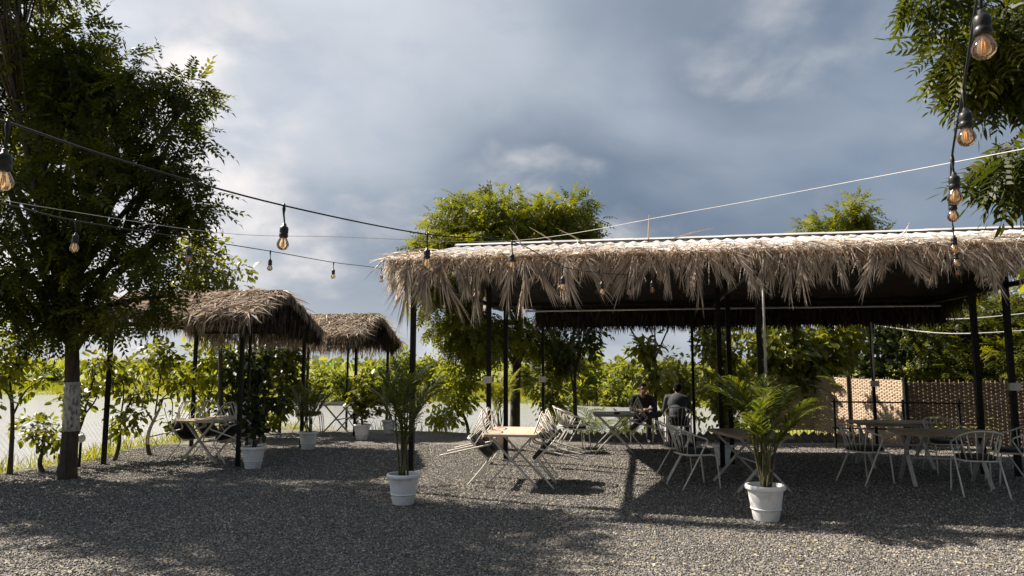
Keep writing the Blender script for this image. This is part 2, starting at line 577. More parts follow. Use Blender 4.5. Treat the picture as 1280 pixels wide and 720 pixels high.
def make_tree(name, label, cat, base, lobes, n_clu, per, tpl, size, m, clu_r=0.4, trunk_r=0.12, top=None, lean=(0, 0), group=None,
              band=None, shell=0.45, droop=0.5, wood=True, fork=None, rnd_bias=0.0, bark=None):
    base = Vector(base)
    root = empty(name, base)
    tag(root, label, cat, group)
    lob = [(l[0] - base.x, l[1] - base.y, l[2] - base.z, l[3], l[4], l[5]) for l in lobes]
    C, D, idx = sample_lobes(lob, n_clu, shell)
    keep = C[:, 2] > 0.25
    C, D, idx = C[keep], D[keep], idx[keep]
    n_clu = len(C)
    # leaves round each cluster
    k = rng.poisson(per, n_clu) + 2
    ci = np.repeat(np.arange(n_clu), k)
    n = len(ci)
    dirs = unit(rng.normal(size=(n, 3)))
    rr = clu_r * rng.uniform(0.6, 1.25, n_clu)
    off = dirs * (rng.random(n) ** 0.5)[:, None] * rr[ci][:, None]
    off[:, 2] *= 0.7
    P = C[ci] + off
    X = dirs * 0.8 + D[ci] * 0.35 + rng.normal(size=(n, 3)) * 0.35
    X[:, 2] -= droop
    up = rng.normal(size=(n, 3)) * 0.45 + np.array([0, 0, 1.0])
    S = size * rng.uniform(0.65, 1.25, n)
    crnd = rng.random(n_clu)
    rnd = crnd[ci] * 0.55 + rng.random(n) * 0.45 + rnd_bias
    me = scatter('crown', tpl, P, X, up, S, m, rnd)
    link('crown', me, root)
    # trunk, limbs, twigs
    cz = np.average(np.array(lob)[:, :3], axis=0)
    top = Vector(top) - base if top is not None else Vector((cz[0] * .6 + lean[0], cz[1] * .6 + lean[1], cz[2] * 0.75))
    bm_ = M[bark or 'bark']
    sx, sy = random.uniform(-.06, .06), random.uniform(-.06, .06)
    H = top.z
    pts = [Vector((0, 0, -0.25))] + [Vector((top.x * t * t + sx * math.sin(5 * t), top.y * t * t + sy * math.sin(4 * t), H * t))
                                     for t in (0, .12, .25, .4, .55, .7, .85, 1)]
    rad = [trunk_r * a for a in (1.5, 1.3, 1.08, 1.0, .95, .88, .8, .7, .5)]
    MB().tube(pts, rad, 10).build('trunk', bm_, root, True)
    if band:
        z0, z1 = band
        f = [p for p in pts if z0 - .3 < p.z < z1 + .3]
        bp, br = [], []
        for i in range(7):
            z = z0 + (z1 - z0) * i / 6
            t = max(z / H, 0)
            bp.append(Vector((top.x * t * t + sx * math.sin(5 * t), top.y * t * t + sy * math.sin(4 * t), z)))
            tt = np.interp(t, [0, .12, .25, .4, .55, .7, .85, 1], [1.3, 1.08, 1.0, .95, .88, .8, .7, .5])
            br.append(trunk_r * tt * 1.06)
        MB().tube(bp, br, 12).build('limewash_band', M['lime'], root, True)
    if wood:
        mb = MB()
        for li, l in enumerate(lob):
            t = random.uniform(.55, 1.0)
            st = Vector((top.x * t * t, top.y * t * t, H * t))
            lc = Vector(l[:3])
            mid = (st + lc) / 2 + Vector((random.uniform(-.15, .15), random.uniform(-.15, .15), random.uniform(-.05, .25)))
            mb.tube(smooth_path([st, mid, lc], 3), [trunk_r * a for a in np.linspace(.5, .18, 7)], 6)
            sel = np.where(idx == li)[0]
            for j in sel[:max(4, int(len(sel) * .5))]:
                c = Vector(C[j])
                s0 = st.lerp(lc, random.uniform(.4, 1))
                md = (s0 + c) / 2 + Vector((random.uniform(-.1, .1), random.uniform(-.1, .1), random.uniform(-.02, .12)))
                r0 = max(trunk_r * .16, 0.008)
                mb.tube([s0, md, c], [r0, r0 * .7, r0 * .35], 4)
        mb.build('branches', bm_, root, True)
    return root


def px_lobes(rows, base_d=None):
    """rows px,py,rx,ry,d(,depth radius) -> world ellipsoids"""
    out = []
    for r in rows:
        px, py, rx, ry, d = r[:5]
        c = at(px, py, d=d)
        k = d / F_PX
        out.append((c.x, c.y, c.z, rx * k, (r[5] if len(r) > 5 else 0.5 * (rx + ry) * k), ry * k))
    return out


# ------------------------------------------------------------------ terrain
WATER_Z = -1.5


def sstep(a, b, x):
    t = np.clip((x - a) / (b - a), 0, 1)
    return t * t * (3 - 2 * t)


def edge_dist(x, y):
    xl = np.interp(y, [0, 9, 12, 15, 18, 21], [-9.6, -8.3, -7.7, -7.5, -7.2, -7.0])
    yb = np.interp(x, [-8, -3, 0, 2, 8, 14, 30], [19.6, 18.9, 17.7, 17.1, 16.8, 17.5, 18.0])
    return np.maximum(xl - x, y - yb)


def far_shore(x):
    return np.interp(x, [-400, -100, -40, 0, 30, 80, 300], [150, 90, 76, 60, 50, 42, 30])


def wob(x, y):
    return (np.sin(x * 1.3 + 0.7 * np.sin(y * .9)) * np.cos(y * 1.1 + .5 * np.sin(x * .7)))


def ground_z(x, y):
    x, y = np.asarray(x, float), np.asarray(y, float)
    s = edge_dist(x, y) + 0.18 * wob(x * 1.7, y * 1.7)
    right = sstep(6, 13, x)
    drop = (1.0 - right) * 2.4 * sstep(0.1, 4.2, s) + right * (0.3 * sstep(0, 3, s) + 2.1 * sstep(16, 24, s))
    z = -drop
    z = z + 0.012 * wob(x * 1.4, y * 1.4) * (1 - sstep(0, 1, s))
    fs = y - far_shore(x)
    rise = sstep(-2, 5, fs)
    fz = -1.1 + 0.12 * wob(x * .05, y * .04) + 1.0 * sstep(60, 500, fs) - 0.2 * (1 - sstep(0, 10, fs))
    return z * (1 - rise) + fz * rise


def gz(x, y):
    return float(ground_z(x, y))


def on_ground(px, d, dz=0.0):
    p = at(px, 458, d=d)
    return Vector((p.x, p.y, gz(p.x, p.y) + dz))


def build_ground():
    def axis(lo, hi, step, ends_lo, ends_hi):
        a = list(np.arange(lo, hi + 1e-6, step))
        s = step; v = lo; left = []
        while v > ends_lo:
            s *= 1.28; v -= s; left.append(v)
        s = step; v = hi; right = []
        while v < ends_hi:
            s *= 1.16 if v < 140 else 1.4; v += s; right.append(v)
        return np.array(left[::-1] + a + right)
    xs = axis(-12, 13, 0.16, -2500, 2500)
    ys = axis(3, 24, 0.16, -200, 3500)
    Xg, Yg = np.meshgrid(xs, ys)
    Zg = ground_z(Xg, Yg)
    V = np.stack([Xg, Yg, Zg], -1).reshape(-1, 3)
    ny, nx = Xg.shape
    i = np.arange(ny * nx).reshape(ny, nx)
    Q = np.stack([i[:-1, :-1], i[:-1, 1:], i[1:, 1:], i[1:, :-1]], -1).reshape(-1, 4)
    m, nt, b = new_mat('gravel_and_field')
    N, L = nt.nodes.new, nt.links.new
    s = edge_dist(Xg, Yg) + 0.25 * wob(Xg * 2.1, Yg * 1.9) + 0.12 * wob(Xg * 5, Yg * 5.3)
    me = np_mesh('ground', V, Q, m, None, True)
    a = me.attributes.new('gravel', 'FLOAT', 'POINT')
    a.data.foreach_set('value', (1 - sstep(-0.25, 0.25, s)).ravel().astype(np.float32))
    geo = N('ShaderNodeNewGeometry')

    def noise(scale, det=4, rough=.6):
        n = N('ShaderNodeTexNoise'); n.inputs['Scale'].default_value = scale
        n.inputs['Detail'].default_value = det; n.inputs['Roughness'].default_value = rough
        L(geo.outputs['Position'], n.inputs['Vector']); return n.outputs[0]

    def ramp(v, stops):
        c = N('ShaderNodeValToRGB'); e = c.color_ramp.elements
        while len(e) < len(stops):
            e.new(.5)
        for k, (p, col) in enumerate(stops):
            e[k].position = p; e[k].color = (*col, 1)
        L(v, c.inputs[0]); return c.outputs[0]

    def mix(f, A, B, bt='MIX'):
        x = N('ShaderNodeMix'); x.data_type = 'RGBA'; x.blend_type = bt
        if isinstance(f, float):
            x.inputs[0].default_value = f
        else:
            L(f, x.inputs[0])
        L(A, x.inputs[6]); L(B, x.inputs[7]); return x.outputs[2]
    vor = N('ShaderNodeTexVoronoi'); vor.inputs['Scale'].default_value = 58
    vor.inputs['Randomness'].default_value = 1.0
    L(geo.outputs['Position'], vor.inputs['Vector'])
    cellv = N('ShaderNodeSeparateColor'); L(vor.outputs['Color'], cellv.inputs[0])
    grav = ramp(cellv.outputs[0], [(0, (.045, .044, .043)), (.5, (.14, .132, .124)), (.87, (.26, .243, .22)), (1, (.47, .43, .36))])
    patch = ramp(noise(.45, 5), [(.3, (.70, .69, .69)), (.5, (.95, .93, .91)), (.7, (1.25, 1.19, 1.10))])
    grav = mix(1.0, grav, patch, 'MULTIPLY')
    fld = ramp(noise(.045, 6, .65), [(.3, (.10, .13, .022)), (.45, (.18, .20, .03)), (.58, (.26, .26, .045)), (.72, (.33, .30, .08))])
    fld2 = ramp(noise(.9, 6, .7), [(.3, (.6, .65, .6)), (.7, (1.25, 1.2, 1.1))])
    fld = mix(1.0, fld, fld2, 'MULTIPLY')
    ga = N('ShaderNodeAttribute'); ga.attribute_name = 'gravel'
    col = mix(ga.outputs['Fac'], fld, grav)
    L(col, b.inputs['Base Color'])
    b.inputs['Roughness'].default_value = .85
    b.inputs['Specular IOR Level'].default_value = .25
    bp = N('ShaderNodeBump'); bp.inputs['Strength'].default_value = .9; bp.inputs['Distance'].default_value = .016
    L(vor.outputs['Distance'], bp.inputs['Height']); bp.invert = True
    L(bp.outputs[0], b.inputs['Normal'])
    tag(link('ground', me), kind='structure')


build_ground()


def build_lake():
    m, nt, b = new_mat('lake_water')
    N, L = nt.nodes.new, nt.links.new
    b.inputs['Base Color'].default_value = (.37, .37, .375, 1)
    b.inputs['Roughness'].default_value = .12
    b.inputs['IOR'].default_value = 1.33
    geo = N('ShaderNodeNewGeometry')
    mp = N('ShaderNodeMapping'); mp.inputs[3].default_value = (1.0, 1.6, 1)
    L(geo.outputs['Position'], mp.inputs[0])
    n = N('ShaderNodeTexNoise'); n.inputs['Scale'].default_value = 2.6; n.inputs['Detail'].default_value = 5
    L(mp.outputs[0], n.inputs['Vector'])
    bp = N('ShaderNodeBump'); bp.inputs['Strength'].default_value = .55; bp.inputs['Distance'].default_value = .12
    L(n.outputs[0], bp.inputs['Height']); L(bp.outputs[0], b.inputs['Normal'])
    mb = MB()
    xs = list(range(-400, 401, 40))
    for i, x in enumerate(xs):
        pass
    vs = [(x, 5.0 if x < -8 else 15.0, WATER_Z) for x in xs] + [(x, float(far_shore(x)) + 4, WATER_Z) for x in xs]
    k = len(xs)
    mb.add(vs, [(i, i + 1, k + i + 1, k + i) for i in range(k - 1)])
    # the arm of the lake left of the terrace
    tag(mb.build('lake', m), kind='structure')


build_lake()


def gn_pebbles():
    """crushed stone lying on the terrace, one countless mass"""
    n = 360000
    d = 4.3 + (15.5 - 4.3) * rng.random(n) ** 0.95
    x = (rng.random(n) * 2 - 1) * (d * 0.74 + 0.6)
    p_keep = np.clip(1.25 - (d - 6.0) * 0.085, 0.25, 1) * (d / 15.5 * 1.25)
    k = (rng.random(n) < p_keep) & (edge_dist(x, d) < -0.05)
    x, d = x[k], d[k]
    z = ground_z(x, d)
    me = bpy.data.meshes.new('gravel_stones')
    me.vertices.add(len(x))
    me.vertices.foreach_set('co', np.stack([x, d, z + 0.004], -1).astype(np.float32).ravel())
    a = me.attributes.new('sz', 'FLOAT_VECTOR', 'POINT')
    s = rng.uniform(.004, .0098, (len(x), 1)) * (1 + .04 * (d[:, None] - 5)) * rng.uniform(.6, 1.25, (len(x), 3))
    a.data.foreach_set('vector', s.astype(np.float32).ravel())
    a = me.attributes.new('rot', 'FLOAT_VECTOR', 'POINT')
    a.data.foreach_set('vector', rng.uniform(0, 6.28, (len(x), 3)).astype(np.float32).ravel())
    m, nt, b = new_mat('crushed_stone')
    N, L = nt.nodes.new, nt.links.new
    oi = N('ShaderNodeObjectInfo')
    cr = N('ShaderNodeValToRGB'); e = cr.color_ramp.elements
    while len(e) < 4:
        e.new(.5)
    for i, (p, c) in enumerate([(0, (.045, .044, .044)), (.5, (.145, .137, .129)), (.87, (.28, .262, .238)), (1, (.60, .54, .44))]):
        e[i].position = p; e[i].color = (*c, 1)
    L(oi.outputs['Random'], cr.inputs[0]); L(cr.outputs[0], b.inputs['Base Color'])
    b.inputs['Roughness'].default_value = .8
    me.materials.append(m)
    o = link('gravel_stones', me)
    tag(o, 'loose dark grey crushed stone covering the terrace', 'gravel', kind='stuff')
    ng = bpy.data.node_groups.new('stones', 'GeometryNodeTree')
    ng.interface.new_socket('Geometry', in_out='INPUT', socket_type='NodeSocketGeometry')
    ng.interface.new_socket('Geometry', in_out='OUTPUT', socket_type='NodeSocketGeometry')
    N, L = ng.nodes.new, ng.links.new
    gi, go = N('NodeGroupInput'), N('NodeGroupOutput')
    ico = N('GeometryNodeMeshIcoSphere'); ico.inputs['Radius'].default_value = 1; ico.inputs['Subdivisions'].default_value = 1
    sm = N('GeometryNodeSetMaterial'); sm.inputs['Material'].default_value = m
    L(ico.outputs[0], sm.inputs[0])
    iop = N('GeometryNodeInstanceOnPoints')
    L(gi.outputs[0], iop.inputs['Points']); L(sm.outputs[0], iop.inputs['Instance'])
    for nm, sock in (('sz', 'Scale'), ('rot', 'Rotation')):
        na = N('GeometryNodeInputNamedAttribute'); na.data_type = 'FLOAT_VECTOR'
        na.inputs['Name'].default_value = nm
        L(na.outputs[0], iop.inputs[sock])
    L(iop.outputs[0], go.inputs[0])
    md = o.modifiers.new('stones', 'NODES'); md.node_group = ng


gn_pebbles()


def fallen_leaves():
    n = 3000
    d = 4.6 + 13 * rng.random(n) ** 1.1
    x = (rng.random(n) * 2 - 1) * (d * .74)
    k = edge_dist(x, d) < 0
    x, d = x[k], d[k]
    P = np.stack([x, d, ground_z(x, d) + .018], -1)
    a = rng.uniform(0, 6.28, len(x))
    X = np.stack([np.cos(a), np.sin(a), rng.normal(0, .12, len(x))], -1)
    up = np.array([0, 0, 1.]) + rng.normal(size=(len(x), 3)) * .3
    me = scatter('fallen_leaves', TPL_LEAF, P, X, up, rng.uniform(.018, .05, len(x)), M['fallen'])
    tag(link('fallen_leaves', me), 'small dry yellow leaves fallen over the gravel', 'leaves', kind='stuff')


fallen_leaves()


# ------------------------------------------------------------------ grass on the banks
def tpl_blade():
    v = [(0, -.03, 0), (0, .03, 0), (.55, .022, .06), (.55, -.022, .06), (1, .003, .28), (1, -.003, .28)]
    return np.array(v), np.array([(0, 1, 2, 3), (3, 2, 4, 5)])


def grass_area(name, label, pts, h, seed_r=.12):
    n = len(pts)
    X = rng.normal(size=(n, 3)) * .35 + np.array([0, 0, 1.])
    up = rng.normal(size=(n, 3)); up[:, 2] = 0
    me = scatter(name, tpl_blade(), pts, X, up, h * rng.uniform(.5, 1.3, n), M['grass'])
    tag(link(name, me), label, 'grass', kind='stuff')


def bank_grass():
    n = 70000
    x = rng.uniform(-14, 16, n); y = rng.uniform(5, 23, n)
    s = edge_dist(x, y) + .2 * wob(x * 2.1, y * 1.9)
    left = x < -5.5
    k = (s > np.where(left, -.12, .05)) & (s < 3.0) & (rng.random(n) < np.where(left, 1.0, .35))
    pts = np.stack([x[k], y[k], ground_z(x[k], y[k])], -1)
    grass_area('bank_grass', 'bright green grass along the edge of the lake bank', pts, .27)
    n = 30000
    x = rng.uniform(-70, 60, n); y = far_shore(x) + rng.uniform(0, 22, n)
    pts = np.stack([x, y, ground_z(x, y)], -1)
    grass_area('meadow_grass', 'tall yellow green meadow grass on the far shore', pts, .9)


bank_grass()


# ------------------------------------------------------------------ thatch
def frond_mesh(name, length, seed, m, n_side=36, leaf=.28, w=.0105, hang=True, ang=32):
    """a dried palm frond hanging along -Z, its stem bending out over the eave (-Y)"""
    r = random.Random(seed)
    V, Q, A = [], [], []

    def strip(p, dirn, side, ln, ww, sag, c):
        i = len(V)
        for t, k in ((0, .55), (.45, 1.0), (1, .12)):
            q_ = p + dirn * ln * t + Vector((0, 0, -sag * t * t))
            V.append(q_ - side * ww * k * .5); V.append(q_ + side * ww * k * .5); A.extend((c, c))
        Q.append((i, i + 1, i + 3, i + 2)); Q.append((i + 2, i + 3, i + 5, i + 4))
    bend = r.uniform(.10, .22)
    sx = r.uniform(-.12, .12)
    path = []
    for i in range(n_side + 1):
        t = i / n_side
        path.append(Vector((sx * t * t, -bend * math.sin(min(t * 2.2, 1.57)) - .03 * t, .03 - length * .72 * t ** 1.25)))
    for i in range(n_side):
        p = path[i]
        d = (path[i + 1] - path[i]).normalized()
        t = i / n_side
        for sg in (-1, 1):
            a = R(ang + r.uniform(-12, 16)) * (1 - .45 * t)
            lat = Vector((sg, r.uniform(-.25, .35), 0)).normalized()
            dirn = (d * math.cos(a) + lat * math.sin(a)).normalized()
            side = dirn.cross(Vector((r.uniform(-.5, .5), -1, r.uniform(-.3, .3)))).normalized()
            strip(p, dirn, side, leaf * r.uniform(.6, 1.3), w * r.uniform(.7, 1.3), r.uniform(.04, .16), r.random())
    i0 = len(V)
    for p in path:
        V.append(p + Vector((-.006, -.004, 0))); V.append(p + Vector((.006, -.004, 0))); A.extend((.35, .35))
    for i in range(n_side):
        k = i0 + 2 * i
        Q.append((k, k + 1, k + 3, k + 2))
    return np_mesh(name, np.array([tuple(v) for v in V]), np.array(Q), m, np.array(A))


FRONDS = [frond_mesh('dry_frond', random.uniform(.62, .86), 20 + i, M['dry_leaf'], leaf=random.uniform(.20, .30),
                     ang=random.uniform(10, 24)) for i in range(10)]


def hang_frond(parent, p, face, scale, roll=0.0, pitch=0.0, name='palm_frond'):
    """face: direction angle (about Z) that local -Y points to, relative to -Y"""
    o = link(name, random.choice(FRONDS), parent)
    o.location = p
    o.rotation_euler = Euler((pitch, roll, face), 'XYZ')
    o.scale = (scale * random.uniform(.9, 1.15), scale, scale)
    return o


def straw_strips(P, D, ln, w, m, sag=.3):
    """long narrow dry leaves: base P, direction D"""
    tv = np.array([(0, -.5, 0), (0, .5, 0), (.5, .45, 0), (.5, -.45, 0), (1, .06, -1.), (1, -.06, -1.)])
    n = len(P)
    D = unit(D)
    up = rng.normal(size=(n, 3)) * .5 + np.array([0, 0, .9])
    Y = unit(np.cross(up, D)); 
    ln = np.asarray(ln).reshape(n, 1, 1); w = np.asarray(w).reshape(n, 1, 1)
    V = P[:, None, :] + tv[None, :, 0:1] * ln * D[:, None, :] + tv[None, :, 1:2] * w * Y[:, None, :]
    V[:, :, 2] += tv[None, :, 2] * (sag * ln[:, :, 0] * rng.uniform(.2, 1, (n, 1)))
    Q = np.array([(0, 1, 2, 3), (3, 2, 4, 5)])[None] + (np.arange(n) * 6)[:, None, None]
    return V.reshape(-1, 3), Q.reshape(-1, 4), np.repeat(rng.random(n), 6)


def straw_obj(name, parent, chunks, m):
    V, Q, A, o = [], [], [], 0
    for v, q, a in chunks:
        V.append(v); Q.append(q + o); A.append(a); o += len(v)
    ob = link(name, np_mesh(name, np.concatenate(V), np.concatenate(Q), m, np.concatenate(A)), parent)
    tag(ob, kind='stuff')
    return ob


def slab(mb, pts, thick, nu=24, nv=8, amp=.03, seed=0):
    """uneven thatch slab between four corner points (a,b along eave; c,d along ridge)"""
    a, b, c, d = [Vector(p) for p in pts]
    nrm = (b - a).cross(d - a).normalized()
    if nrm.z < 0:
        nrm = -nrm
    r = random.Random(seed)
    vs, fs = [], []
    for side in (0, 1):
        for j in range(nv + 1):
            for i in range(nu + 1):
                u, v = i / nu, j / nv
                p = a.lerp(b, u).lerp(d.lerp(c, u), v)
                p = p + nrm * (thick * side + r.uniform(-amp, amp)) + Vector((r.uniform(-amp, amp) * .4, 0, 0))
                vs.append(p)
    k = (nu + 1) * (nv + 1)
    ix = lambda s_, i, j: s_ * k + j * (nu + 1) + i
    for j in range(nv):
        for i in range(nu):
            fs.append((ix(1, i, j), ix(1, i + 1, j), ix(1, i + 1, j + 1), ix(1, i, j + 1)))
            fs.append((ix(0, i, j), ix(0, i, j + 1), ix(0, i + 1, j + 1), ix(0, i + 1, j)))
    for i in range(nu):
        fs.append((ix(0, i, 0), ix(0, i + 1, 0), ix(1, i + 1, 0), ix(1, i, 0)))
        fs.append((ix(0, i, nv), ix(1, i, nv), ix(1, i + 1, nv), ix(0, i + 1, nv)))
    for j in range(nv):
        fs.append((ix(0, 0, j), ix(1, 0, j), ix(1, 0, j + 1), ix(0, 0, j + 1)))
        fs.append((ix(0, nu, j), ix(0, nu, j + 1), ix(1, nu, j + 1), ix(1, nu, j)))
    mb.add(vs, fs)


def rand_on_quad(pts, n, bias=1.0):
    a, b, c, d = [np.array(p, float) for p in pts]
    u = rng.random((n, 1)); v = rng.random((n, 1)) ** bias
    return (a * (1 - u) + b * u) * (1 - v) + (d * (1 - u) + c * u) * v


# ------------------------------------------------------------------ main pavilion
PAV_ROT = R(-10.5)
PAV_O = Vector((-1.33, 9.7, 0))


def pav(u, v, z=0.0):
    c, s = math.cos(PAV_ROT), math.sin(PAV_ROT)
    return Vector((PAV_O.x + u * c - v * s, PAV_O.y + u * s + v * c, z))


def build_pavilion():
    root = empty('thatched_pavilion', PAV_O, PAV_ROT)
    tag(root, 'long open pavilion on black posts with a white sheet roof and dry palm fringe', 'pavilion')
    bs = M['black_steel']
    E, RZ, RV = 2.98, 3.70, 2.9       # eave height, ridge height, ridge position
    U0, U1, V0, V1 = -.28, 8.9, -.42, 6.2

    def rz(v):
        return E + (RZ - E) * ((v - V0) / (RV - V0) if v < RV else (V1 - v) / (V1 - RV))
    post_list = [(0, 0, .075), (4.45, 0, .07), (8.6, 0, .075),
                 (.41, 2.9, .085), (.62, 3.35, .085), (4.25, 2.9, .085), (4.45, 3.35, .085), (8.05, 2.9, .09), (8.45, 2.75, .09),
                 (.95, 5.75, .06), (4.0, 5.75, .06), (7.38, 5.75, .06)]
    for u, v, w in post_list:
        h = rz(v) - .12
        z0 = gz(*pav(u, v).xy) - .15
        w *= .86
        MB().box((u, v, (h + z0) / 2), (w, w, h - z0)).build('post', bs, root)
        MB().box((u, v, .012), (w + .075, w + .075, .05), taper=.82).build('footing', M['concrete'], root)
    # plates and ties
    for v, z in ((0, E - .02), (2.9, RZ - .14), (5.75, E - .02)):
        MB().bar((U0 + .1, v, z), (U1 - .1, v, z), .06, .08).build('beam', bs, root)
    for u in (0, 4.42, 8.5):
        MB().bar((u, V0 + .1, E - .10), (u, V1 - .1, E - .10), .06, .07).build('tie_beam', bs, root)
        for sg in (0, 1):
            a, b = ((u + .07, V0 + .05, rz(V0 + .05) - .05), (u + .07, RV - .05, RZ - .06)) if sg == 0 else \
                   ((u + .07, RV + .05, RZ - .06), (u + .07, V1 - .05, rz(V1 - .05) - .05))
            MB().bar(a, b, .05, .05).build('rafter', bs, root)
    MB().tube([(.6, 5.6, 2.80), (4.4, 5.6, 2.805), (8.6, 5.6, 2.80)], .019, 8).build('conduit_rail', M['galv'], root, True)
    # conduits and switch boxes on the posts
    for u, v, z0, z1, dx in ((4.45, 0, 1.5, 2.8, .055), (7.38, 5.75, 1.4, 2.5, 0)):
        MB().tube([(u + dx, v - .06, z0), (u + dx, v - .06, z1)], .016, 6).build('conduit', M['pvc'], root, True)
    for u, v, z in ((.41, 2.9, 1.42), (.95, 5.75, 1.38), (4.45, 3.35, 1.38), (7.38, 5.75, 1.32), (8.45, 2.75, 1.35)):
        mb = MB().box((u, v - .085, z), (.15, .06, .11))
        ob = mb.build('switch_box', M['box'], root)
        MB().box((u - .03, v - .118, z), (.035, .006, .05)).build('switch', M['pvc'], ob)
    # corrugated white sheets
    for k, (va, vb) in enumerate(((V0 + .48, RV), (RV, V1 - .1))):
        mb = MB()
        nu = 240
        vs, fs = [], []
        for j, v in enumerate((va, (va + vb) / 2, vb)):
            for i in range(nu + 1):
                u = U0 + .12 + (U1 - U0 - .12) * i / nu
                vs.append((u, v, rz(v) + .05 + .016 * math.sin(i * math.pi / 2.5)))
        for j in range(2):
            for i in range(nu):
                a = j * (nu + 1) + i
                fs.append((a, a + 1, a + nu + 2, a + nu + 1))
        mb.add(vs, fs)
        mb.build('roof_sheet', M['sheet'], root, True)
    for i in range(6):
        ua, ub = U0 + .1 + i * 1.52, U0 + .1 + (i + 1) * 1.52 + .05
        mb = MB()
        vs, fs = [], []
        prof = [(-.17, -.035), (-.06, .0), (0, .022), (.06, .0), (.17, -.035)]
        for uu in (ua, ub):
            for dv, dz in prof:
                vs.append((uu, RV + dv, RZ + .085 + dz + .004 * (i % 2)))
        for j in range(4):
            fs.append((j, j + 1, 5 + j + 1, 5 + j))
        mb.add(vs, fs).build('ridge_cap', M['sheet'], root)
    # bamboo pole that carries the fringe
    MB().tube(smooth_path([(U0 + .05, V0 + .02, E + .035), (2.2, V0 - .01, E + .05), (4.4, V0 + .02, E + .03), (6.6, V0, E + .055), (U1, V0, E + .04)], 5),
              .022, 7).build('bamboo_pole', M['bamboo'], root, True)
    # dark inner thatch lining under both slopes
    mb = MB()
    slab(mb, [(U0 + .06, V0 + .46, rz(V0 + .46) - .09), (U1, V0 + .46, rz(V0 + .46) - .09), (U1, RV, RZ - .09), (U0 + .06, RV, RZ - .09)], .05, 60, 14, .018, 1)
    slab(mb, [(U1, V1, rz(V1) - .09), (U0 + .06, V1, rz(V1) - .09), (U0 + .06, RV, RZ - .09), (U1, RV, RZ - .09)], .05, 60, 14, .018, 2)
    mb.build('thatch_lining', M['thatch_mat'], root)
    # hanging fringe: individual fronds
    n = 104
    for i in range(n):
        u = U0 + .14 + (U1 - U0 - .14) * (i + random.uniform(-.6, .6)) / n
        lay = i % 3
        sc = random.choice((.45, .6, .72, .85, 1.0, 1.15)) * (1.0 if u < 2 else .78)
        hang_frond(root, (u, V0 + .1 - .05 * lay, E + .055 - .02 * lay), R(random.uniform(-22, 22)), sc, R(random.gauss(0, 20)), R(random.uniform(-14, 8)))
    for i in range(26):
        v = V0 + (V1 - V0) * .98 * (i + random.uniform(-.4, .4)) / 26
        hang_frond(root, (U0 + .24, v, rz(v) + .04), R(-90 + random.uniform(-25, 25)), random.uniform(.45, .8), R(random.gauss(0, 14)), R(random.uniform(-12, 8)))
    # short broken leaves on top of the eave
    n = 2900
    P = rand_on_quad([(U0, V0 + .0, rz(V0) + .06), (U1, V0 + .0, rz(V0) + .06), (U1, V0 + 1.1, rz(V0 + 1.1) + .06), (U0, V0 + 1.1, rz(V0 + 1.1) + .06)], n, 2.2)
    P[:, 2] += rng.uniform(0, .075, n)
    D = rng.normal(size=(n, 3)) * np.array([.7, .3, .10]) + np.array([0, -1, -.16])
    c1 = straw_strips(P, D, rng.uniform(.14, .42, n), rng.uniform(.007, .018, n), None, .22)
    n = 3600
    P = rand_on_quad([(U0, V0 - .06, E + .05), (U1, V0 - .06, E + .05), (U1, V0 + .16, E + .09), (U0, V0 + .16, E + .09)], n)
    D = rng.normal(size=(n, 3)) * np.array([.45, .3, .2]) + np.array([0, -.35, -1])
    c2 = straw_strips(P, D, rng.uniform(.10, .52, n) * (.75 + .25 * np.sin(P[:, 0] * 5.1) * np.sin(P[:, 0] * 2.3)), rng.uniform(.006, .013, n), None, .1)
    straw_obj('eave_straw', root, [c1, c2], M['dry_leaf'])
    # back fringe: closes the view under the far eave
    n = 9000
    u = rng.uniform(.75, U1, n)
    P = np.stack([u, V1 + rng.normal(0, .05, n), rz(V1) - .0 + rng.uniform(-.3, .02, n)], -1)
    D = rng.normal(size=(n, 3)) * np.array([.25, .12, .1]) + np.array([0, 0, -1])
    c3 = straw_strips(P, D, rng.uniform(.22, .40, n), rng.uniform(.014, .035, n), None, .05)
    n = 1500
    v = rng.uniform(.6, V1, n)
    P = np.stack([U1 + rng.normal(0, .04, n), v, np.array([rz(q) for q in v]) - .02], -1)
    D = rng.normal(size=(n, 3)) * .2 + np.array([0.1, 0, -1])
    c4 = straw_strips(P, D, rng.uniform(.25, .55, n), rng.uniform(.012, .03, n), None, .05)
    straw_obj('back_fringe', root, [c3, c4], M['shade_straw'])
    mb = MB()
    slab(mb, [(.8, V1 + .03, 2.50), (U1, V1 + .03, 2.50), (U1, V1 + .01, 3.0), (.8, V1 + .01, 3.0)], .03, 60, 4, .02, 5)
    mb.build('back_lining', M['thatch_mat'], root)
    # loose stalks that stick up from the ridge
    for (u, v, z, dx, dz, ln) in ((3.15, 2.75, RZ + .05, .05, 1, .42), (3.55, 2.3, RZ - .02, .95, .22, .62), (1.85, 1.2, rz(1.2) + .08, -.8, .55, .55),
                                  (2.25, 1.4, rz(1.4) + .08, -.85, .5, .5), (1.35, 1.0, rz(1.0) + .08, -.55, .8, .4)):
        d = Vector((dx, 0, dz)).normalized()
        MB().tube([(u, v, z), Vector((u, v, z)) + d * ln * .5 + Vector((0, 0, .015)), Vector((u, v, z)) + d * ln], [.012, .010, .004], 5).build('loose_stalk', M['bamboo'], root)
    # one green-tan frond standing proud at the right end of the ridge
    o = hang_frond(root, (6.75, 1.6, rz(1.6) + .25), R(80), .9, R(0), R(70))
    return root


PAV = build_pavilion()


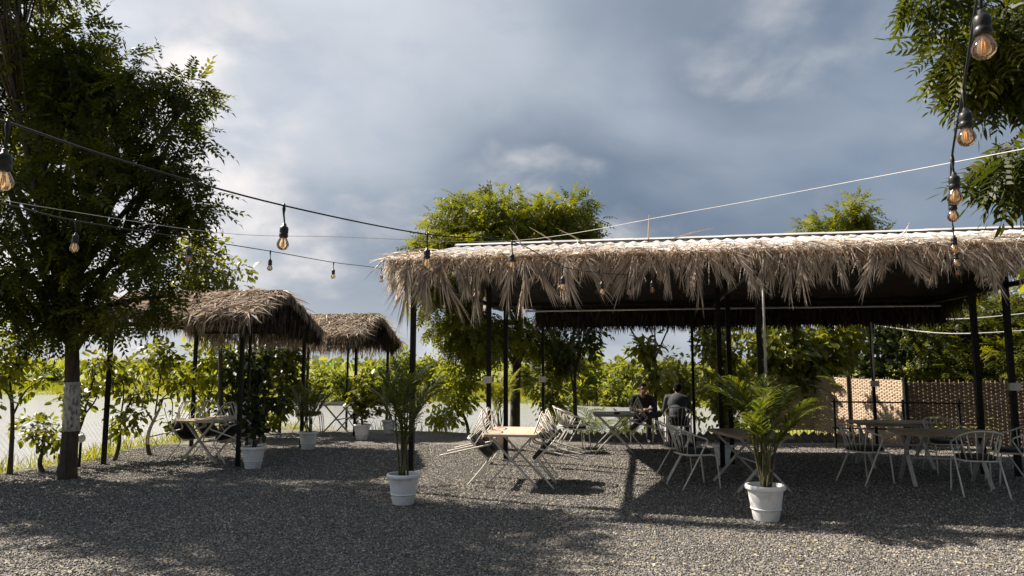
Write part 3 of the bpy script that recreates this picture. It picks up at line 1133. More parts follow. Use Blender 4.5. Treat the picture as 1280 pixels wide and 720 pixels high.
# ------------------------------------------------------------------ small huts
def build_hut(name, label, origin, rz_, w, dep, eave, ridge, seed):
    """origin = foot of the front right post; the roof ridge runs left-right"""
    root = empty(name, origin, rz_)
    tag(root, label, 'hut', 'small thatched huts by the lake')
    bs = M['black_steel']
    for x in (0, -w):
        for y in (0, dep):
            p = Matrix.Rotation(rz_, 3, 'Z') @ Vector((x, y, 0)) + Vector(origin)
            z0 = gz(p.x, p.y) - origin[2] - .15
            MB().box((x, y, (eave + z0) / 2), (.062, .062, eave - z0)).build('post', bs, root)
    MB().box((-w * .5, dep + .02, (eave - .2) / 2), (.05, .05, eave + .2)).build('post', bs, root)
    for y in (0, dep):
        MB().bar((-w - .1, y, eave - .08), (.1, y, eave - .08), .05, .06).build('beam', bs, root)
    for x in (0, -w):
        MB().bar((x, -.1, eave - .02), (x, dep + .1, eave - .02), .05, .05).build('tie_beam', bs, root)
    o = .32
    x0, x1, y0, y1, ym = -w - o, .2, -.22, dep + .5, dep * .46
    MB().bar((x0 + .1, ym, ridge - .04), (x1 - .05, ym, ridge - .04), .05, .05).build('ridge_beam', M['bamboo'], root)
    ez = eave + .02
    mb = MB()
    slab(mb, [(x0, y0, ez), (x1, y0, ez), (x1, ym, ridge), (x0, ym, ridge)], .055, 22, 10, .022, seed)
    slab(mb, [(x1, y1, ez - .1), (x0, y1, ez - .1), (x0, ym, ridge), (x1, ym, ridge)], .055, 22, 10, .022, seed + 1)
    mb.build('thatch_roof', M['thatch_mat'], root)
    ch = []
    n = 3600
    P = rand_on_quad([(x0, y0 - .02, ez + .06), (x1, y0 - .02, ez + .06), (x1, ym, ridge + .065), (x0, ym, ridge + .065)], n)
    P[:, 2] += rng.uniform(-.005, .025, n)
    sl = (ridge - ez) / (ym - y0)
    D = rng.normal(size=(n, 3)) * np.array([.9, .35, .06]) + np.array([0, -.75, -.75 * sl])
    ch.append(straw_strips(P, D, rng.uniform(.15, .5, n), rng.uniform(.012, .034, n), None, .12))
    n = 2200
    P = rand_on_quad([(x0, y1 + .02, ez - .04), (x1, y1 + .02, ez - .04), (x1, ym, ridge + .065), (x0, ym, ridge + .065)], n)
    D = rng.normal(size=(n, 3)) * np.array([.9, .35, .06]) + np.array([0, .75, -.75 * sl])
    ch.append(straw_strips(P, D, rng.uniform(.15, .5, n), rng.uniform(.012, .034, n), None, .12))
    # eave and gable fringes
    for (xa, xb, ya, yb, n, gab, drop) in ((x0, x1, y0, y0, 420, 0, .34), (x0, x1, y1, y1, 700, 0, .42), (x1, x1, y0, y1, 520, 1, .24), (x0, x0, y0, y1, 700, 1, .3)):
        t = rng.random(n)
        xx = xa + (xb - xa) * t + rng.normal(0, .03, n); yy = ya + (yb - ya) * t + rng.normal(0, .03, n)
        zz = np.full(n, ez + (.045 if ya == y0 else -.06))
        ln = rng.uniform(.4, 1.15, n) * drop
        if gab:
            zz = np.interp(yy, [y0, ym, y1], [ez + .05, ridge + .05, ez - .05])
        P = np.stack([xx, yy, zz], -1)
        D = rng.normal(size=(n, 3)) * .22 + np.array([0, 0, -1])
        ch.append(straw_strips(P, D, ln, rng.uniform(.012, .03, n), None, .04))
    straw_obj('thatch_straw', root, ch, M['straw'])
    n = 2600
    y = rng.uniform(y0 + .05, y1 - .05, n)
    zt = np.interp(y, [y0, ym, y1], [ez + .02, ridge + .02, ez - .08])
    zb = eave - .16 - .10 * sstep(ym, y1, y) + .06 * np.sin(y * 9) + rng.normal(0, .06, n)
    st = zt - rng.random(n) * np.maximum(zt - zb - .15, 0)
    P = np.stack([x1 - .08 + rng.normal(0, .03, n), y, st], -1)
    D = rng.normal(size=(n, 3)) * np.array([.08, .2, .1]) + np.array([0, 0, -1])
    straw_obj('gable_straw', root, [straw_strips(P, D, np.maximum(np.minimum(.34, st - zb), .10), rng.uniform(.02, .045, n), None, .03)], M['shade_straw'])
    for i in range(16):
        x = x0 + (x1 - x0) * (i + random.uniform(-.4, .4)) / 21
        hang_frond(root, (x, y0 + .02, ez + .06), R(random.uniform(-20, 20)), random.uniform(.34, .62), R(random.gauss(0, 18)), R(random.uniform(-16, 6)))
    for i in range(9):
        y = y0 + (y1 - y0) * (i + random.uniform(-.4, .4)) / 8
        z = float(np.interp(y, [y0, ym, y1], [ez + .06, ridge + .06, ez - .04]))
        hang_frond(root, (x1 - .02, y, z), R(90 + random.uniform(-20, 20)), random.uniform(.25, .45), R(random.gauss(0, 14)), R(random.uniform(-10, 6)))
    for i in range(10):
        x = x0 + (x1 - x0) * (i + random.uniform(-.4, .4)) / 9
        hang_frond(root, (x, y1, ez - .04), R(180 + random.uniform(-20, 20)), random.uniform(.42, .7), R(random.gauss(0, 14)), 0)
    return root


H1 = G(297, 583)
H2 = G(443, 545)
HUT1_ROT, HUT2_ROT = R(-5), R(-7)
build_hut('thatched_hut', 'thatched hut beside the limewashed tree, its roof overlapping the next hut', H1, HUT1_ROT, 2.35, 2.8, 2.44, 3.02, 11)
build_hut('thatched_hut', 'farther thatched hut standing apart from the limewashed tree, beyond the other hut', H2, HUT2_ROT, 2.3, 2.6, 2.36, 2.95, 31)


# ------------------------------------------------------------------ furniture
def make_table(name, top_m):
    root = empty(name)
    w, l, h = .76, 1.25, .73
    mb = MB()
    c = .03
    vs = []
    for z, k in ((h - .036, 0), (h - .006, 0), (h, .006)):
        for x, y in ((-w / 2 + c, -l / 2), (w / 2 - c, -l / 2), (w / 2, -l / 2 + c), (w / 2, l / 2 - c), (w / 2 - c, l / 2), (-w / 2 + c, l / 2), (-w / 2, l / 2 - c), (-w / 2, -l / 2 + c)):
            vs.append((x * (1 - k), y * (1 - k), z))
    fs = [tuple(range(7, -1, -1)), tuple(range(16, 24))]
    for r_ in range(2):
        for i in range(8):
            fs.append((r_ * 8 + i, r_ * 8 + (i + 1) % 8, r_ * 8 + 8 + (i + 1) % 8, r_ * 8 + 8 + i))
    mb.add(vs, fs).build('tabletop', top_m, root)
    for y in (-.46, .46):
        MB().bar((-.36, y - .014, .0), (.30, y - .014, .692), .024, .05, up=(0, 1, 0)).build('leg', M['table_leg'], root)
        MB().bar((.36, y + .014, .0), (-.30, y + .014, .692), .024, .05, up=(0, 1, 0)).build('leg', M['table_leg'], root)
    MB().tube([(0, -.46, .346), (0, .46, .346)], .013, 8).build('crossbar', M['table_leg'], root, True)
    for x in (-.29, .29):
        MB().bar((x, -.52, .682), (x, .52, .682), .03, .022).build('rail', M['table_leg'], root)
    return root


def make_chair(name):
    root = empty(name)
    mt = M['chair_metal']
    r = .011
    for s in (-1, 1):
        # rear leg rises forward, bends at the arm and runs back into the hoop
        MB().tube(smooth_path([(s * .26, -.285, 0), (s * .255, -.12, .27), (s * .25, .0, .47), (s * .255, .085, .615)], 5), r, 8).build('leg', mt, root, True)
        MB().tube(smooth_path([(s * .235, .27, 0), (s * .232, .25, .22), (s * .228, .225, .405), (s * .222, .18, .437), (s * .21, .0, .437), (s * .185, -.2, .437)], 5), r, 8).build('leg', mt, root, True)
    hoop = [(-.255, .085, .615), (-.262, .075, .652), (-.262, .02, .672), (-.258, -.10, .712), (-.225, -.235, .772), (-.13, -.315, .815), (0, -.338, .826),
            (.13, -.315, .815), (.225, -.235, .772), (.258, -.10, .712), (.262, .02, .672), (.262, .075, .652), (.255, .085, .615)]
    MB().tube(smooth_path(hoop, 5), r, 8).build('back_hoop', mt, root, True)
    seat_ring = []
    for i in range(28):
        a = 2 * math.pi * i / 28
        x, y = math.cos(a), math.sin(a)
        k = (abs(x) ** 4 + abs(y) ** 4) ** -.25
        seat_ring.append((x * k * .21 * (1 + .08 * y * k), y * k * .205 + .0, .442))
    MB().tube(seat_ring, .011, 8, closed=True).build('seat_ring', mt, root, True)
    for i in range(7):
        t = (i - 3) / 3
        a = t * 1.25
        top = (.235 * math.sin(a) * 1.03, -.10 - .238 * math.cos(a) , .826 - .075 * abs(t) ** 1.6)
        MB().tube([(t * .165, -.195 + .03 * t * t, .445), top], .007, 6).build('spindle', mt, root, True)
    for s in (-1, 1):
        MB().tube([(s * .205, -.06, .445), (s * .258, -.11, .71)], .007, 6).build('spindle', mt, root, True)
    mb = MB()
    vs, fs = [], []
    for z, k in ((.450, .95), (.462, 1.0), (.488, 1.0), (.500, .94), (.503, .6)):
        for i in range(28):
            p = seat_ring[i]
            vs.append((p[0] * k * 1.0, p[1] * k, z))
    for j in range(4):
        for i in range(28):
            fs.append((j * 28 + i, j * 28 + (i + 1) % 28, (j + 1) * 28 + (i + 1) % 28, (j + 1) * 28 + i))
    fs.append(tuple(range(27, -1, -1))); fs.append(tuple(4 * 28 + i for i in range(28)))
    mb.add(vs, fs).build('seat_cushion', M['cushion'], root, True)
    return root


TPRO = {'pale': make_table('cafe_table', M['wood_top']), 'dark': make_table('cafe_table', M['dark_top'])}
TUSED = {'pale': False, 'dark': False}
CPRO = make_chair('tube_chair')
CUSED = [False]
FOOT = Vector((0, .27, 0))


def place(proto, used, key):
    if not used[key]:
        used[key] = True
        return proto
    return copy_tree(proto)


def put_table(kind, x, y, rz_, label):
    o = place(TPRO[kind], TUSED, kind)
    o.location = (x, y, gz(x, y) + .012)
    o.rotation_euler = (0, 0, rz_)
    tag(o, label, 'table', 'folding cafe tables')
    return o


def put_chair(x, y, face, label, tip=0.0):
    """face: compass angle of the seat front, 0 = +Y, positive counter-clockwise; (x,y) = front feet if tipped"""
    o = place(CPRO, CUSED, 0)
    z = gz(x, y) + .014
    if tip:
        m = Matrix.Translation((x, y, z + .008)) @ Matrix.Rotation(face, 4, 'Z') @ Matrix.Rotation(-tip, 4, 'X') @ Matrix.Translation(-FOOT)
    else:
        m = Matrix.Translation((x, y, z)) @ Matrix.Rotation(face, 4, 'Z')
    o.matrix_world = m
    o.location, o.rotation_euler = m.to_translation(), m.to_euler()
    tag(o, label, 'chair', 'white tube chairs with black cushions')
    return o


def table_set(kind, x, y, rz_, label, tips, chair_label):
    put_table(kind, x, y, rz_, label)
    c, s = math.cos(rz_), math.sin(rz_)
    for side, dy, tip in tips:
        lx, ly = side * (.38 + .215), dy
        wx, wy = x + lx * c - ly * s, y + lx * s + ly * c
        put_chair(wx, wy, rz_ + (R(-90) if side < 0 else R(90)), chair_label + (' on its lake side' if side < 0 else ' on its pavilion side'), R(tip))


table_set('pale', .04, 10.5, R(-7), 'pale wood folding table standing alone in the sun between tipped chairs',
          ((-1, -.26, 46), (-1, .30, 45), (1, -.30, 46), (1, .27, 44)), 'chair tipped against the pale table in the sun')
hc = Matrix.Rotation(HUT1_ROT, 3, 'Z')
table_set('pale', -5.22, 12.95, R(-16), 'pale wood table under the hut beside the limewashed tree',
          ((-1, -.3, 46), (-1, .30, 45), (1, -.28, 44), (1, .3, 46)), 'chair tipped against the table under the hut beside the limewashed tree')
table_set('pale', -4.15, 18.0, R(-10), 'pale wood table under the farther thatched hut', ((1, -.2, 45),), 'chair tipped against the table under the farther hut')
put_chair(-5.0, 17.75, R(-100), 'upright chair under the farther thatched hut')
put_chair(-5.05, 18.5, R(-80), 'upright chair under the farther thatched hut')
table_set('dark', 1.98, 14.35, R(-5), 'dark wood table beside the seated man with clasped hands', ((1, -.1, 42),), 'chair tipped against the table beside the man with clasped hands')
put_chair(1.22, 14.3, R(-82), 'nearer of two chairs left facing the table beside the seated man')
put_chair(1.18, 15.0, R(-95), 'farther of two chairs left facing the table beside the seated man')
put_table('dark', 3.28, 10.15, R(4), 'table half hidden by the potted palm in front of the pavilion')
put_chair(2.48, 10.05, R(-78), 'upright chair in front of the man in the slate shirt, side on')
put_chair(2.50, 10.95, R(-84), 'chair directly behind another by the half hidden table')
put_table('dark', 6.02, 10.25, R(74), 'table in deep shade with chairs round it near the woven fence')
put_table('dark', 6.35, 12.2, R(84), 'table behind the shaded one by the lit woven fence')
put_chair(5.02, 10.45, R(-70), 'chair at the left end of the shaded table', 0)
put_chair(5.98, 9.45, R(-14), 'chair with its back turned, pushed towards the shaded table', 0)
put_chair(7.05, 10.35, R(78), 'chair at the right end of the shaded table', 0)
put_chair(6.75, 11.4, R(170), 'chair between the two shaded tables', 0)


dish = MB().lathe([(.03, 0), (.055, .004), (.062, .03), (.056, .03), (.05, .008), (.001, .006)], 20).build('ashtray', M['socket'], None, True)
dish.location = (2.02, 14.05, gz(2.0, 14.05) + .744)
tag(dish, 'small dark ashtray on the table beside the seated man', 'ashtray')
# ------------------------------------------------------------------ potted plants
def palm_frond_mesh(seed, L_=1.0, m='leaf_palm', n=22, leaf=.30, arch=1.0):
    r = random.Random(seed)
    V, Q, A = [], [], []
    path = []
    th = R(12)
    p = Vector((0, 0, 0))
    k = 30
    for i in range(k + 1):
        path.append(p.copy())
        th += R(2.6) * arch * (i / k + .35)
        p = p + Vector((math.sin(th), 0, math.cos(th))) * (L_ / k)
    bend = r.uniform(-.1, .1)
    for i, q_ in enumerate(path):
        q_.y += bend * (i / k) ** 2 * L_
    for i in range(n):
        t = .30 + .70 * i / (n - 1)
        f = t * k
        a = min(int(f), k - 1)
        o = path[a].lerp(path[a + 1], f - a)
        d = (path[a + 1] - path[a]).normalized()
        lnk = leaf * math.sin(math.pi * (.18 + .74 * (t - .3) / .7)) * r.uniform(.85, 1.1)
        for sg in (-1, 1):
            side = Vector((0, sg, 0))
            upn = d.cross(side) * sg
            ang = R(52 - 28 * (t - .3) / .7 + r.uniform(-7, 7))
            dirn = d * math.cos(ang) + side * math.sin(ang) + Vector((0, 0, .18))
            dirn.normalize()
            wv = dirn.cross(Vector((0, 0, 1))).normalized()
            wv = (wv + Vector((0, 0, r.uniform(-.5, .5)))).normalized()
            i0 = len(V)
            c = r.random()
            for tt, ww, sag in ((0, .35, 0), (.4, 1, .03), (.75, .7, .16), (1, .06, .38)):
                q_ = o + dirn * lnk * tt + Vector((0, 0, -sag * lnk))
                V.append(q_ - wv * .0125 * ww); V.append(q_ + wv * .0125 * ww); A.extend((c, c))
            for j in range(3):
                Q.append((i0 + 2 * j, i0 + 2 * j + 1, i0 + 2 * j + 3, i0 + 2 * j + 2))
    i0 = len(V)
    for i, q_ in enumerate(path):
        w = .007 * (1 - .8 * i / k)
        for dx, dy in ((-w, -w), (w, -w), (0, w)):
            V.append(q_ + Vector((dx, dy, 0))); A.append(.3)
    for i in range(k):
        for j in range(3):
            Q.append((i0 + 3 * i + j, i0 + 3 * i + (j + 1) % 3, i0 + 3 * i + 3 + (j + 1) % 3, i0 + 3 * i + 3 + j))
    return np_mesh('palm_frond', np.array([tuple(v) for v in V]), np.array(Q), M[m], np.array(A))


PALM = {m: [palm_frond_mesh(40 + i, 1.0, m, 24, .32 + .03 * i, .42 + .30 * i) for i in range(3)] for m in ('leaf_palm', 'leaf_palm_yellow')}


def pot_parts(root, s, m='pot'):
    bands = ([(.112, 0), (.120, .004), (.123, .012), (.141, .108)], [(.141, .108), (.149, .112), (.151, .120)], [(.151, .120), (.146, .128)],
             [(.146, .128), (.158, .205), (.170, .290), (.172, .300)], [(.172, .300), (.190, .303)],
             [(.190, .303), (.196, .310), (.197, .326), (.196, .340), (.190, .347), (.180, .349), (.172, .343)], [(.172, .343), (.164, .300)])
    mb = MB()
    for k, bd in enumerate(bands):
        n_ = 40
        vs = [(r_ * s * math.cos(2 * math.pi * j / n_), r_ * s * math.sin(2 * math.pi * j / n_), z * s) for r_, z in bd for j in range(n_)]
        fs = [(i * n_ + j, i * n_ + (j + 1) % n_, (i + 1) * n_ + (j + 1) % n_, (i + 1) * n_ + j) for i in range(len(bd) - 1) for j in range(n_)]
        mb.add(vs, fs)
    mb.build('pot', M[m], root, True)
    MB().lathe([(.0, .306 * s), (.08 * s, .310 * s), (.161 * s, .300 * s)], 20).build('soil', M['soil'], root, True)


def potted_palm(px, py, s, label, h, n_fr, m='leaf_palm', spread=1.0, stems=6, stem_h=.45, seed=0):
    p = G(px, py)
    root = empty('potted_palm', (p.x, p.y, gz(p.x, p.y) + .004))
    tag(root, label, 'potted plant', 'plants in white pots')
    pot_parts(root, s)
    r = random.Random(seed)
    tops = []
    for i in range(stems):
        a = r.uniform(0, 6.28); q = r.uniform(.01, .06)
        b = Vector((q * math.cos(a), q * math.sin(a), .29 * s))
        hh = stem_h * r.uniform(.7, 1.25)
        t = b + Vector((r.uniform(-.09, .09), r.uniform(-.09, .09), hh))
        MB().tube(smooth_path([b, b.lerp(t, .5) + Vector((r.uniform(-.015, .015), 0, 0)), t], 3), [.014, .013, .0125, .012, .011, .010, .008], 7).build('stem', M['stem'], root, True)
        tops.append(t)
    for i in range(n_fr):
        t = tops[i % stems]
        o = link('frond', r.choice(PALM[m]), root)
        o.location = t - Vector((t.x * .3, t.y * .3, r.uniform(0, .62) * stem_h))
        t = o.location
        az = 6.283 * i / n_fr * 2.4 + r.uniform(-.4, .4)
        o.rotation_euler = Euler((r.uniform(-.15, .15), R(r.uniform(-14, 16)) * spread, az), 'XYZ')
        k = min((h - t.z) * r.uniform(.75, 1.2), 1.0)
        o.scale = (k * spread, k, k)
    return root


def potted_bush(px, py, s, label, h, rx, nleaf, size, m, trunk=.02, pm='pot', seed=1):
    p = G(px, py)
    root = empty('potted_bush', (p.x, p.y, gz(p.x, p.y) + .004))
    tag(root, label, 'potted plant', 'plants in white pots')
    pot_parts(root, s, pm)
    r = random.Random(seed)
    mb = MB()
    z0 = .29 * s
    P, X = [], []
    nb = 11
    for i in range(nb):
        a = 6.28 * i / nb * 1.618 * 2
        t = (i + 1) / nb
        zz = z0 + (h - z0) * (.25 + .7 * t)
        e = Vector((rx * (1.05 - .6 * t) * math.cos(a), rx * (1.05 - .6 * t) * math.sin(a), zz))
        b = Vector((r.uniform(-.02, .02), r.uniform(-.02, .02), z0 + (h - z0) * .45 * t))
        path = smooth_path([b, b.lerp(e, .5) + Vector((0, 0, .06)), e], 4)
        mb.tube(path, [trunk * .5 * q for q in np.linspace(1, .35, len(path))], 5)
        for j in range(nleaf // nb):
            q = r.random() ** .6
            c = path[min(int(q * len(path)), len(path) - 1)]
            P.append(c + Vector((r.gauss(0, .03), r.gauss(0, .03), r.gauss(0, .03))))
            X.append(Vector((r.gauss(0, 1), r.gauss(0, 1), r.gauss(.15, .7))) + (e - b) * .4)
    mb.tube([(0, 0, z0 - .02), (.01, 0, z0 + (h - z0) * .3), (-.01, .01, z0 + (h - z0) * .6)], [trunk, trunk * .8, trunk * .5], 8)
    mb.build('stem', M['stem'] if m != 'leaf_dark' else M['bark'], root, True)
    P = np.array([tuple(v) for v in P]); X = np.array([tuple(v) for v in X])
    me = scatter('foliage', TPL_LEAF, P, X, rng.normal(size=P.shape) * .4 + np.array([0, 0, 1.]), size * rng.uniform(.7, 1.2, len(P)), M[m])
    link('foliage', me, root)
    return root


potted_palm(504, 630.5, 1.04, 'areca palm in a white pot at the left front post of the pavilion', 1.80, 19, spread=.75, stems=9, stem_h=.72, seed=3)
potted_palm(958, 649.5, 1.09, 'spreading areca palm in a white pot at the front of the pavilion', 1.62, 21, spread=1.0, stems=11, stem_h=.68, seed=5)
potted_bush(316, 585, 1.02, 'dark leaved potted bush at the foot of the hut beside the limewashed tree', 1.3, .22, 190, .14, 'leaf_dark', .032, seed=2)
potted_palm(385, 562.5, 1.0, 'upright feathery potted palm between the two thatched huts', 1.35, 13, spread=.7, stems=5, stem_h=.35, seed=8)
potted_bush(452, 550.5, 1.0, 'bushy green potted plant by the post of the farther hut', 1.5, .42, 420, .15, 'leaf_big', .02, seed=4)
potted_palm(486, 542, .95, 'small potted palm seen behind the palm at the pavilion post', 1.2, 9, 'leaf_palm_yellow', spread=.8, stems=4, stem_h=.3, seed=9)
o_ = potted_palm(622, 562, 1.15, 'yellow green palm in a beige pot behind the sunlit table', 1.55, 13, 'leaf_palm_yellow', spread=.9, stems=5, stem_h=.4, seed=12)
for k_ in KIDS[o_.name]:
    if k_.name.startswith('pot'):
        k_.data.materials[0] = M['pot_beige']
potted_palm(906, 582, 1.0, 'potted palm standing in the shade behind the half hidden table', 1.3, 10, spread=.8, stems=5, stem_h=.4, seed=14)


# ------------------------------------------------------------------ string lights
def make_bulb_meshes():
    sk = [(.006, .135), (.010, .132), (.012, .118), (.021, .114), (.024, .104), (.024, .082), (.0215, .078), (.024, .074), (.0245, .056), (.019, .052)]
    socket = MB().lathe(sk[::-1], 20).mesh('socket', M['socket'], True)
    gl = [(.0005, -.020), (.011, -.0188), (.021, -.014), (.029, -.005), (.0335, .008), (.0325, .020), (.027, .034), (.0205, .046), (.0185, .054)]
    glass = MB().lathe(gl, 24).mesh('bulb', M['glass'], True)
    mb = MB()
    for i in range(4):
        a = i * math.pi / 2 + .4
        mb.tube([(.0075 * math.cos(a), .0075 * math.sin(a), -.004), (.0045 * math.cos(a), .0045 * math.sin(a), .036)], .0023, 5)
    fil = mb.mesh('filament', M['filament'], True)
    stem = MB().lathe([(.007, .052), (.006, .04), (.003, .03), (.003, .0)], 8).mesh('glass_stem', M['globe'], True)
    return socket, glass, fil, stem


BULB = make_bulb_meshes()


def string_lights(name, label, pts, bulbs, drop, r=.0048, sway=0.0):
    """pts: cable points; bulbs: indices of pts a bulb hangs from"""
    root = empty(name, pts[0])
    tag(root, label, 'string lights', 'festoon lights')
    o = Vector(pts[0])
    MB().tube([p - o for p in smooth_path(pts, 8)], r, 6).build('cable', M['cable'], root, True)
    for i in bulbs:
        p = Vector(pts[i]) - o
        e = empty('lamp', p - Vector((0, 0, drop)), random.uniform(0, 3), root)
        KIDS.setdefault(root.name, []).append(e)
        e.rotation_euler = (random.uniform(-.06, .06), random.uniform(-.06, .06), random.uniform(0, 3))
        b = link('bulb', BULB[1], root)
        b.location = p - Vector((0, 0, drop + .08))
        b.rotation_euler = e.rotation_euler
        bpy.data.objects.remove(e)
        for nm, me in (('socket', BULB[0]), ('filament', BULB[2]), ('glass_stem', BULB[3])):
            link(nm, me, b)
        up = Vector((0, 0, .135)); up.rotate(b.rotation_euler)
        MB().tube([p + Vector((0, 0, .012)), p - Vector((0, 0, .02)), p - Vector((0, 0, .05)), b.location + up],
                  [.007, .010, .0055, .0042], 7).build('drop_wire', M['cable'], root, True)


KIDS_CLEAN = True
s1 = [Vector((-3.6, .2, 3.05)), at(-150, 100, 2.0), at(10, 153, 2.55), at(160, 203, 3.2), at(355, 257, 4.0), at(534, 293, 5.3), at(640, 302, 6.5), at(703, 333, 7.5), at(752, 341, 8.2), at(786, 343, 8.7), at(815, 341, 9.0), at(850, 330, 9.2)]
string_lights('string_lights', 'festoon lights running from above the limewashed tree to the pavilion front', s1, (2, 4, 5, 6, 7, 8, 9, 10), .155)
s2 = [Vector((-6.6, 3.0, 3.0)), at(-120, 232, 4.2), at(95, 276, 5.6), at(237, 298, 7.3), at(338, 314, 9.0), at(417, 328, 10.8), at(477, 336, 13.0), at(545, 353, 13.2)]
string_lights('string_lights', 'farther festoon lights with small bulbs crossing above the two thatched huts', s2, (2, 3, 4, 5, 6), .15, .0052)
s3 = [Vector((.35, -1.4, 3.1)), at(1262, -230, 1.3), at(1224, -18, 2.05), at(1204, 112, 2.75), at(1190, 196, 3.3), at(1189, 232, 4.4), at(1191, 283, 6.0), at(1194, 305, 7.2), at(1196, 320, 8.05)]
string_lights('string_lights', 'festoon lights with large amber bulbs dropping in front of the leafy branches', s3, (2, 3, 4, 5, 6, 7, 8), .13)
tw = [Vector((-6.6, 3.0, 3.06)), at(-140, 225, 4.0), at(50, 258, 5.0), at(275, 291, 6.0), at(420, 296, 6.4), at(640, 301, 6.55), at(860, 265, 5.0), at(1080, 224, 4.0), at(1290, 184, 3.2), at(1420, 158, 2.8), Vector((4.6, 1.4, 3.05))]
MBt = MB().tube(smooth_path(tw, 6), .0022, 5).build('support_twine', M['twine'])
tag(MBt, 'thin white twine stretched above the pavilion that holds up the festoon lights', 'twine')
for x_, y_, h_, lab_ in ((-3.6, .2, 3.1, 'black pole holding the near end of the festoon lights that reach the pavilion front'),
                         (-6.6, 3.0, 3.12, 'black pole holding the twine and the farther festoon lights'),
                         (.35, -1.4, 3.15, 'black pole holding the festoon lights with large amber bulbs'),
                         (4.6, 1.4, 3.12, 'black pole holding the far end of the white twine')):
    ob = MB().tube([(x_, y_, -.1), (x_, y_, h_)], .03, 10).build('light_pole', M['black_steel'], None, True)
    tag(ob, lab_, 'pole', 'poles for the festoon lights')
for k_, (y0, y1) in enumerate(((398, 391), (413, 414))):
    wp = smooth_path([at(1095, y0 - 6, 17.5), at(1190, y0 + 1 + k_ * 3, 15.5), at(1330, y1 - 4, 14)], 5)
    ob = MB().tube(wp, .011, 6).build('overhead_cable', M['pvc'])
    tag(ob, ('upper' if k_ == 0 else 'lower') + ' white cable slung before the dark trees beside the pavilion', 'cable', 'white cables')


# ------------------------------------------------------------------ brick edging, woven fence, railing, bollard
def edging():
    root = empty('brick_edging', (1.0, 16.6, 0))
    tag(root, 'sawtooth row of tilted bricks edging the terrace behind the seated men', 'edging')
    me = MB().box((0, 0, 0), (.20, .09, .11)).mesh('brick', M['brick'])
    n = 56
    for i in range(n):
        x = .6 + 9.6 * i / n
        y = float(np.interp(x, [0, 2, 8, 14], [17.0, 16.35, 15.85, 15.6])) + random.uniform(-.015, .015)
        if 7.7 < x < 8.6:
            continue
        o = link('brick', me, root)
        o.location = (x - 1.0, y - 16.6, gz(x, y) + .085 + random.uniform(-.03, .025))
        o.rotation_euler = (random.uniform(-.05, .05), R(45 + random.uniform(-14, 14)), R(-4) + random.uniform(-.06, .06))
        o.scale = (1.25, 1, 1.2)


edging()


def woven_fence():
    root = empty('woven_fence', (8.0, 16.6, 0))
    tag(root, 'woven cane screen fence behind the shaded tables, one panel in full sun', 'fence')

    def panel(a, b, h, seed):
        a, b = Vector(a), Vector(b)
        L_ = (b - a).length
        d = (b - a).normalized()
        nrm = Vector((d.y, -d.x, 0))
        ns = max(int(L_ / .085), 3)
        e = empty
        stake = MB()
        rr = random.Random(seed)
        for i in range(ns + 1):
            p = a + d * (L_ * i / ns)
            stake.tube([p + Vector((0, 0, gz(p.x, p.y) - .1)), p + Vector((0, 0, h + rr.uniform(-.03, .05)))], .010, 5)
        st = stake
        mb = MB()
        rows = 36
        for j in range(rows):
            z = .05 + (h - .06) * j / rows
            hh = (h / rows) * rr.uniform(.9, 1.35)
            vs, fs = [], []
            seg = ns * 2
            for i in range(seg + 1):
                t = i / seg
                off = .012 * math.cos(math.pi * i * .5 * 1.0 + math.pi * j) * (1 if i % 2 == 0 else 0)
                p = a + d * (L_ * t) + nrm * off
                zj = z + rr.uniform(-.009, .009)
                for dz, dn in ((0, 0), (hh * .5, .006), (hh, 0)):
                    q = p + nrm * dn
                    vs.append((q.x, q.y, zj + dz + gz(p.x, p.y) * 0))
            for i in range(seg):
                for k in range(2):
                    q = i * 3 + k
                    fs.append((q, q + 3, q + 4, q + 1))
            mb.add(vs, fs)
        off = Vector((-8.0, -16.6, 0))
        mb.v = [tuple(Vector(v) + off) for v in mb.v]
        st.v = [tuple(Vector(v) + off) for v in st.v]
        pnl = mb.build('woven_panel', M['weave'] if seed in (1, 2, 5) else M['weave_shade'], root)
        st.build('stake', M['bamboo'], pnl)
    panel((7.62, 18.4, 0), (7.76, 16.7, 0), 1.40, 1)
    panel((7.77, 16.65, 0), (7.98, 14.85, 0), 1.38, 2)
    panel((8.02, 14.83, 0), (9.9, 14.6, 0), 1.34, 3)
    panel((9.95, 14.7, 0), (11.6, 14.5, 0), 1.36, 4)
    panel((6.6, 18.6, 0), (7.615, 18.42, 0), 1.36, 5)
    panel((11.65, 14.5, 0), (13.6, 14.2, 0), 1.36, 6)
    for x, y in ((8.0, 14.78), (9.92, 14.68), (11.62, 14.58), (7.73, 16.68)):
        MB().box((x - 8.0, y - 16.6, .65), (.06, .06, 1.55)).build('fence_post', M['black_steel'], root)


woven_fence()
rail = empty('metal_railing', (7.35, 14.35, 0))
tag(rail, 'low black metal railing in front of the sunlit woven panel', 'railing')
for x, y in ((-.85, .35), (.35, 0), (1.3, -.25)):
    MB().box((x, y, .45), (.036, .036, 1.1)).build('post', M['black_steel'], rail)
for z in (.94, .42):
    MB().bar((-.9, .366, z), (1.35, -.262, z), .03, .03).build('rail', M['black_steel'], rail)

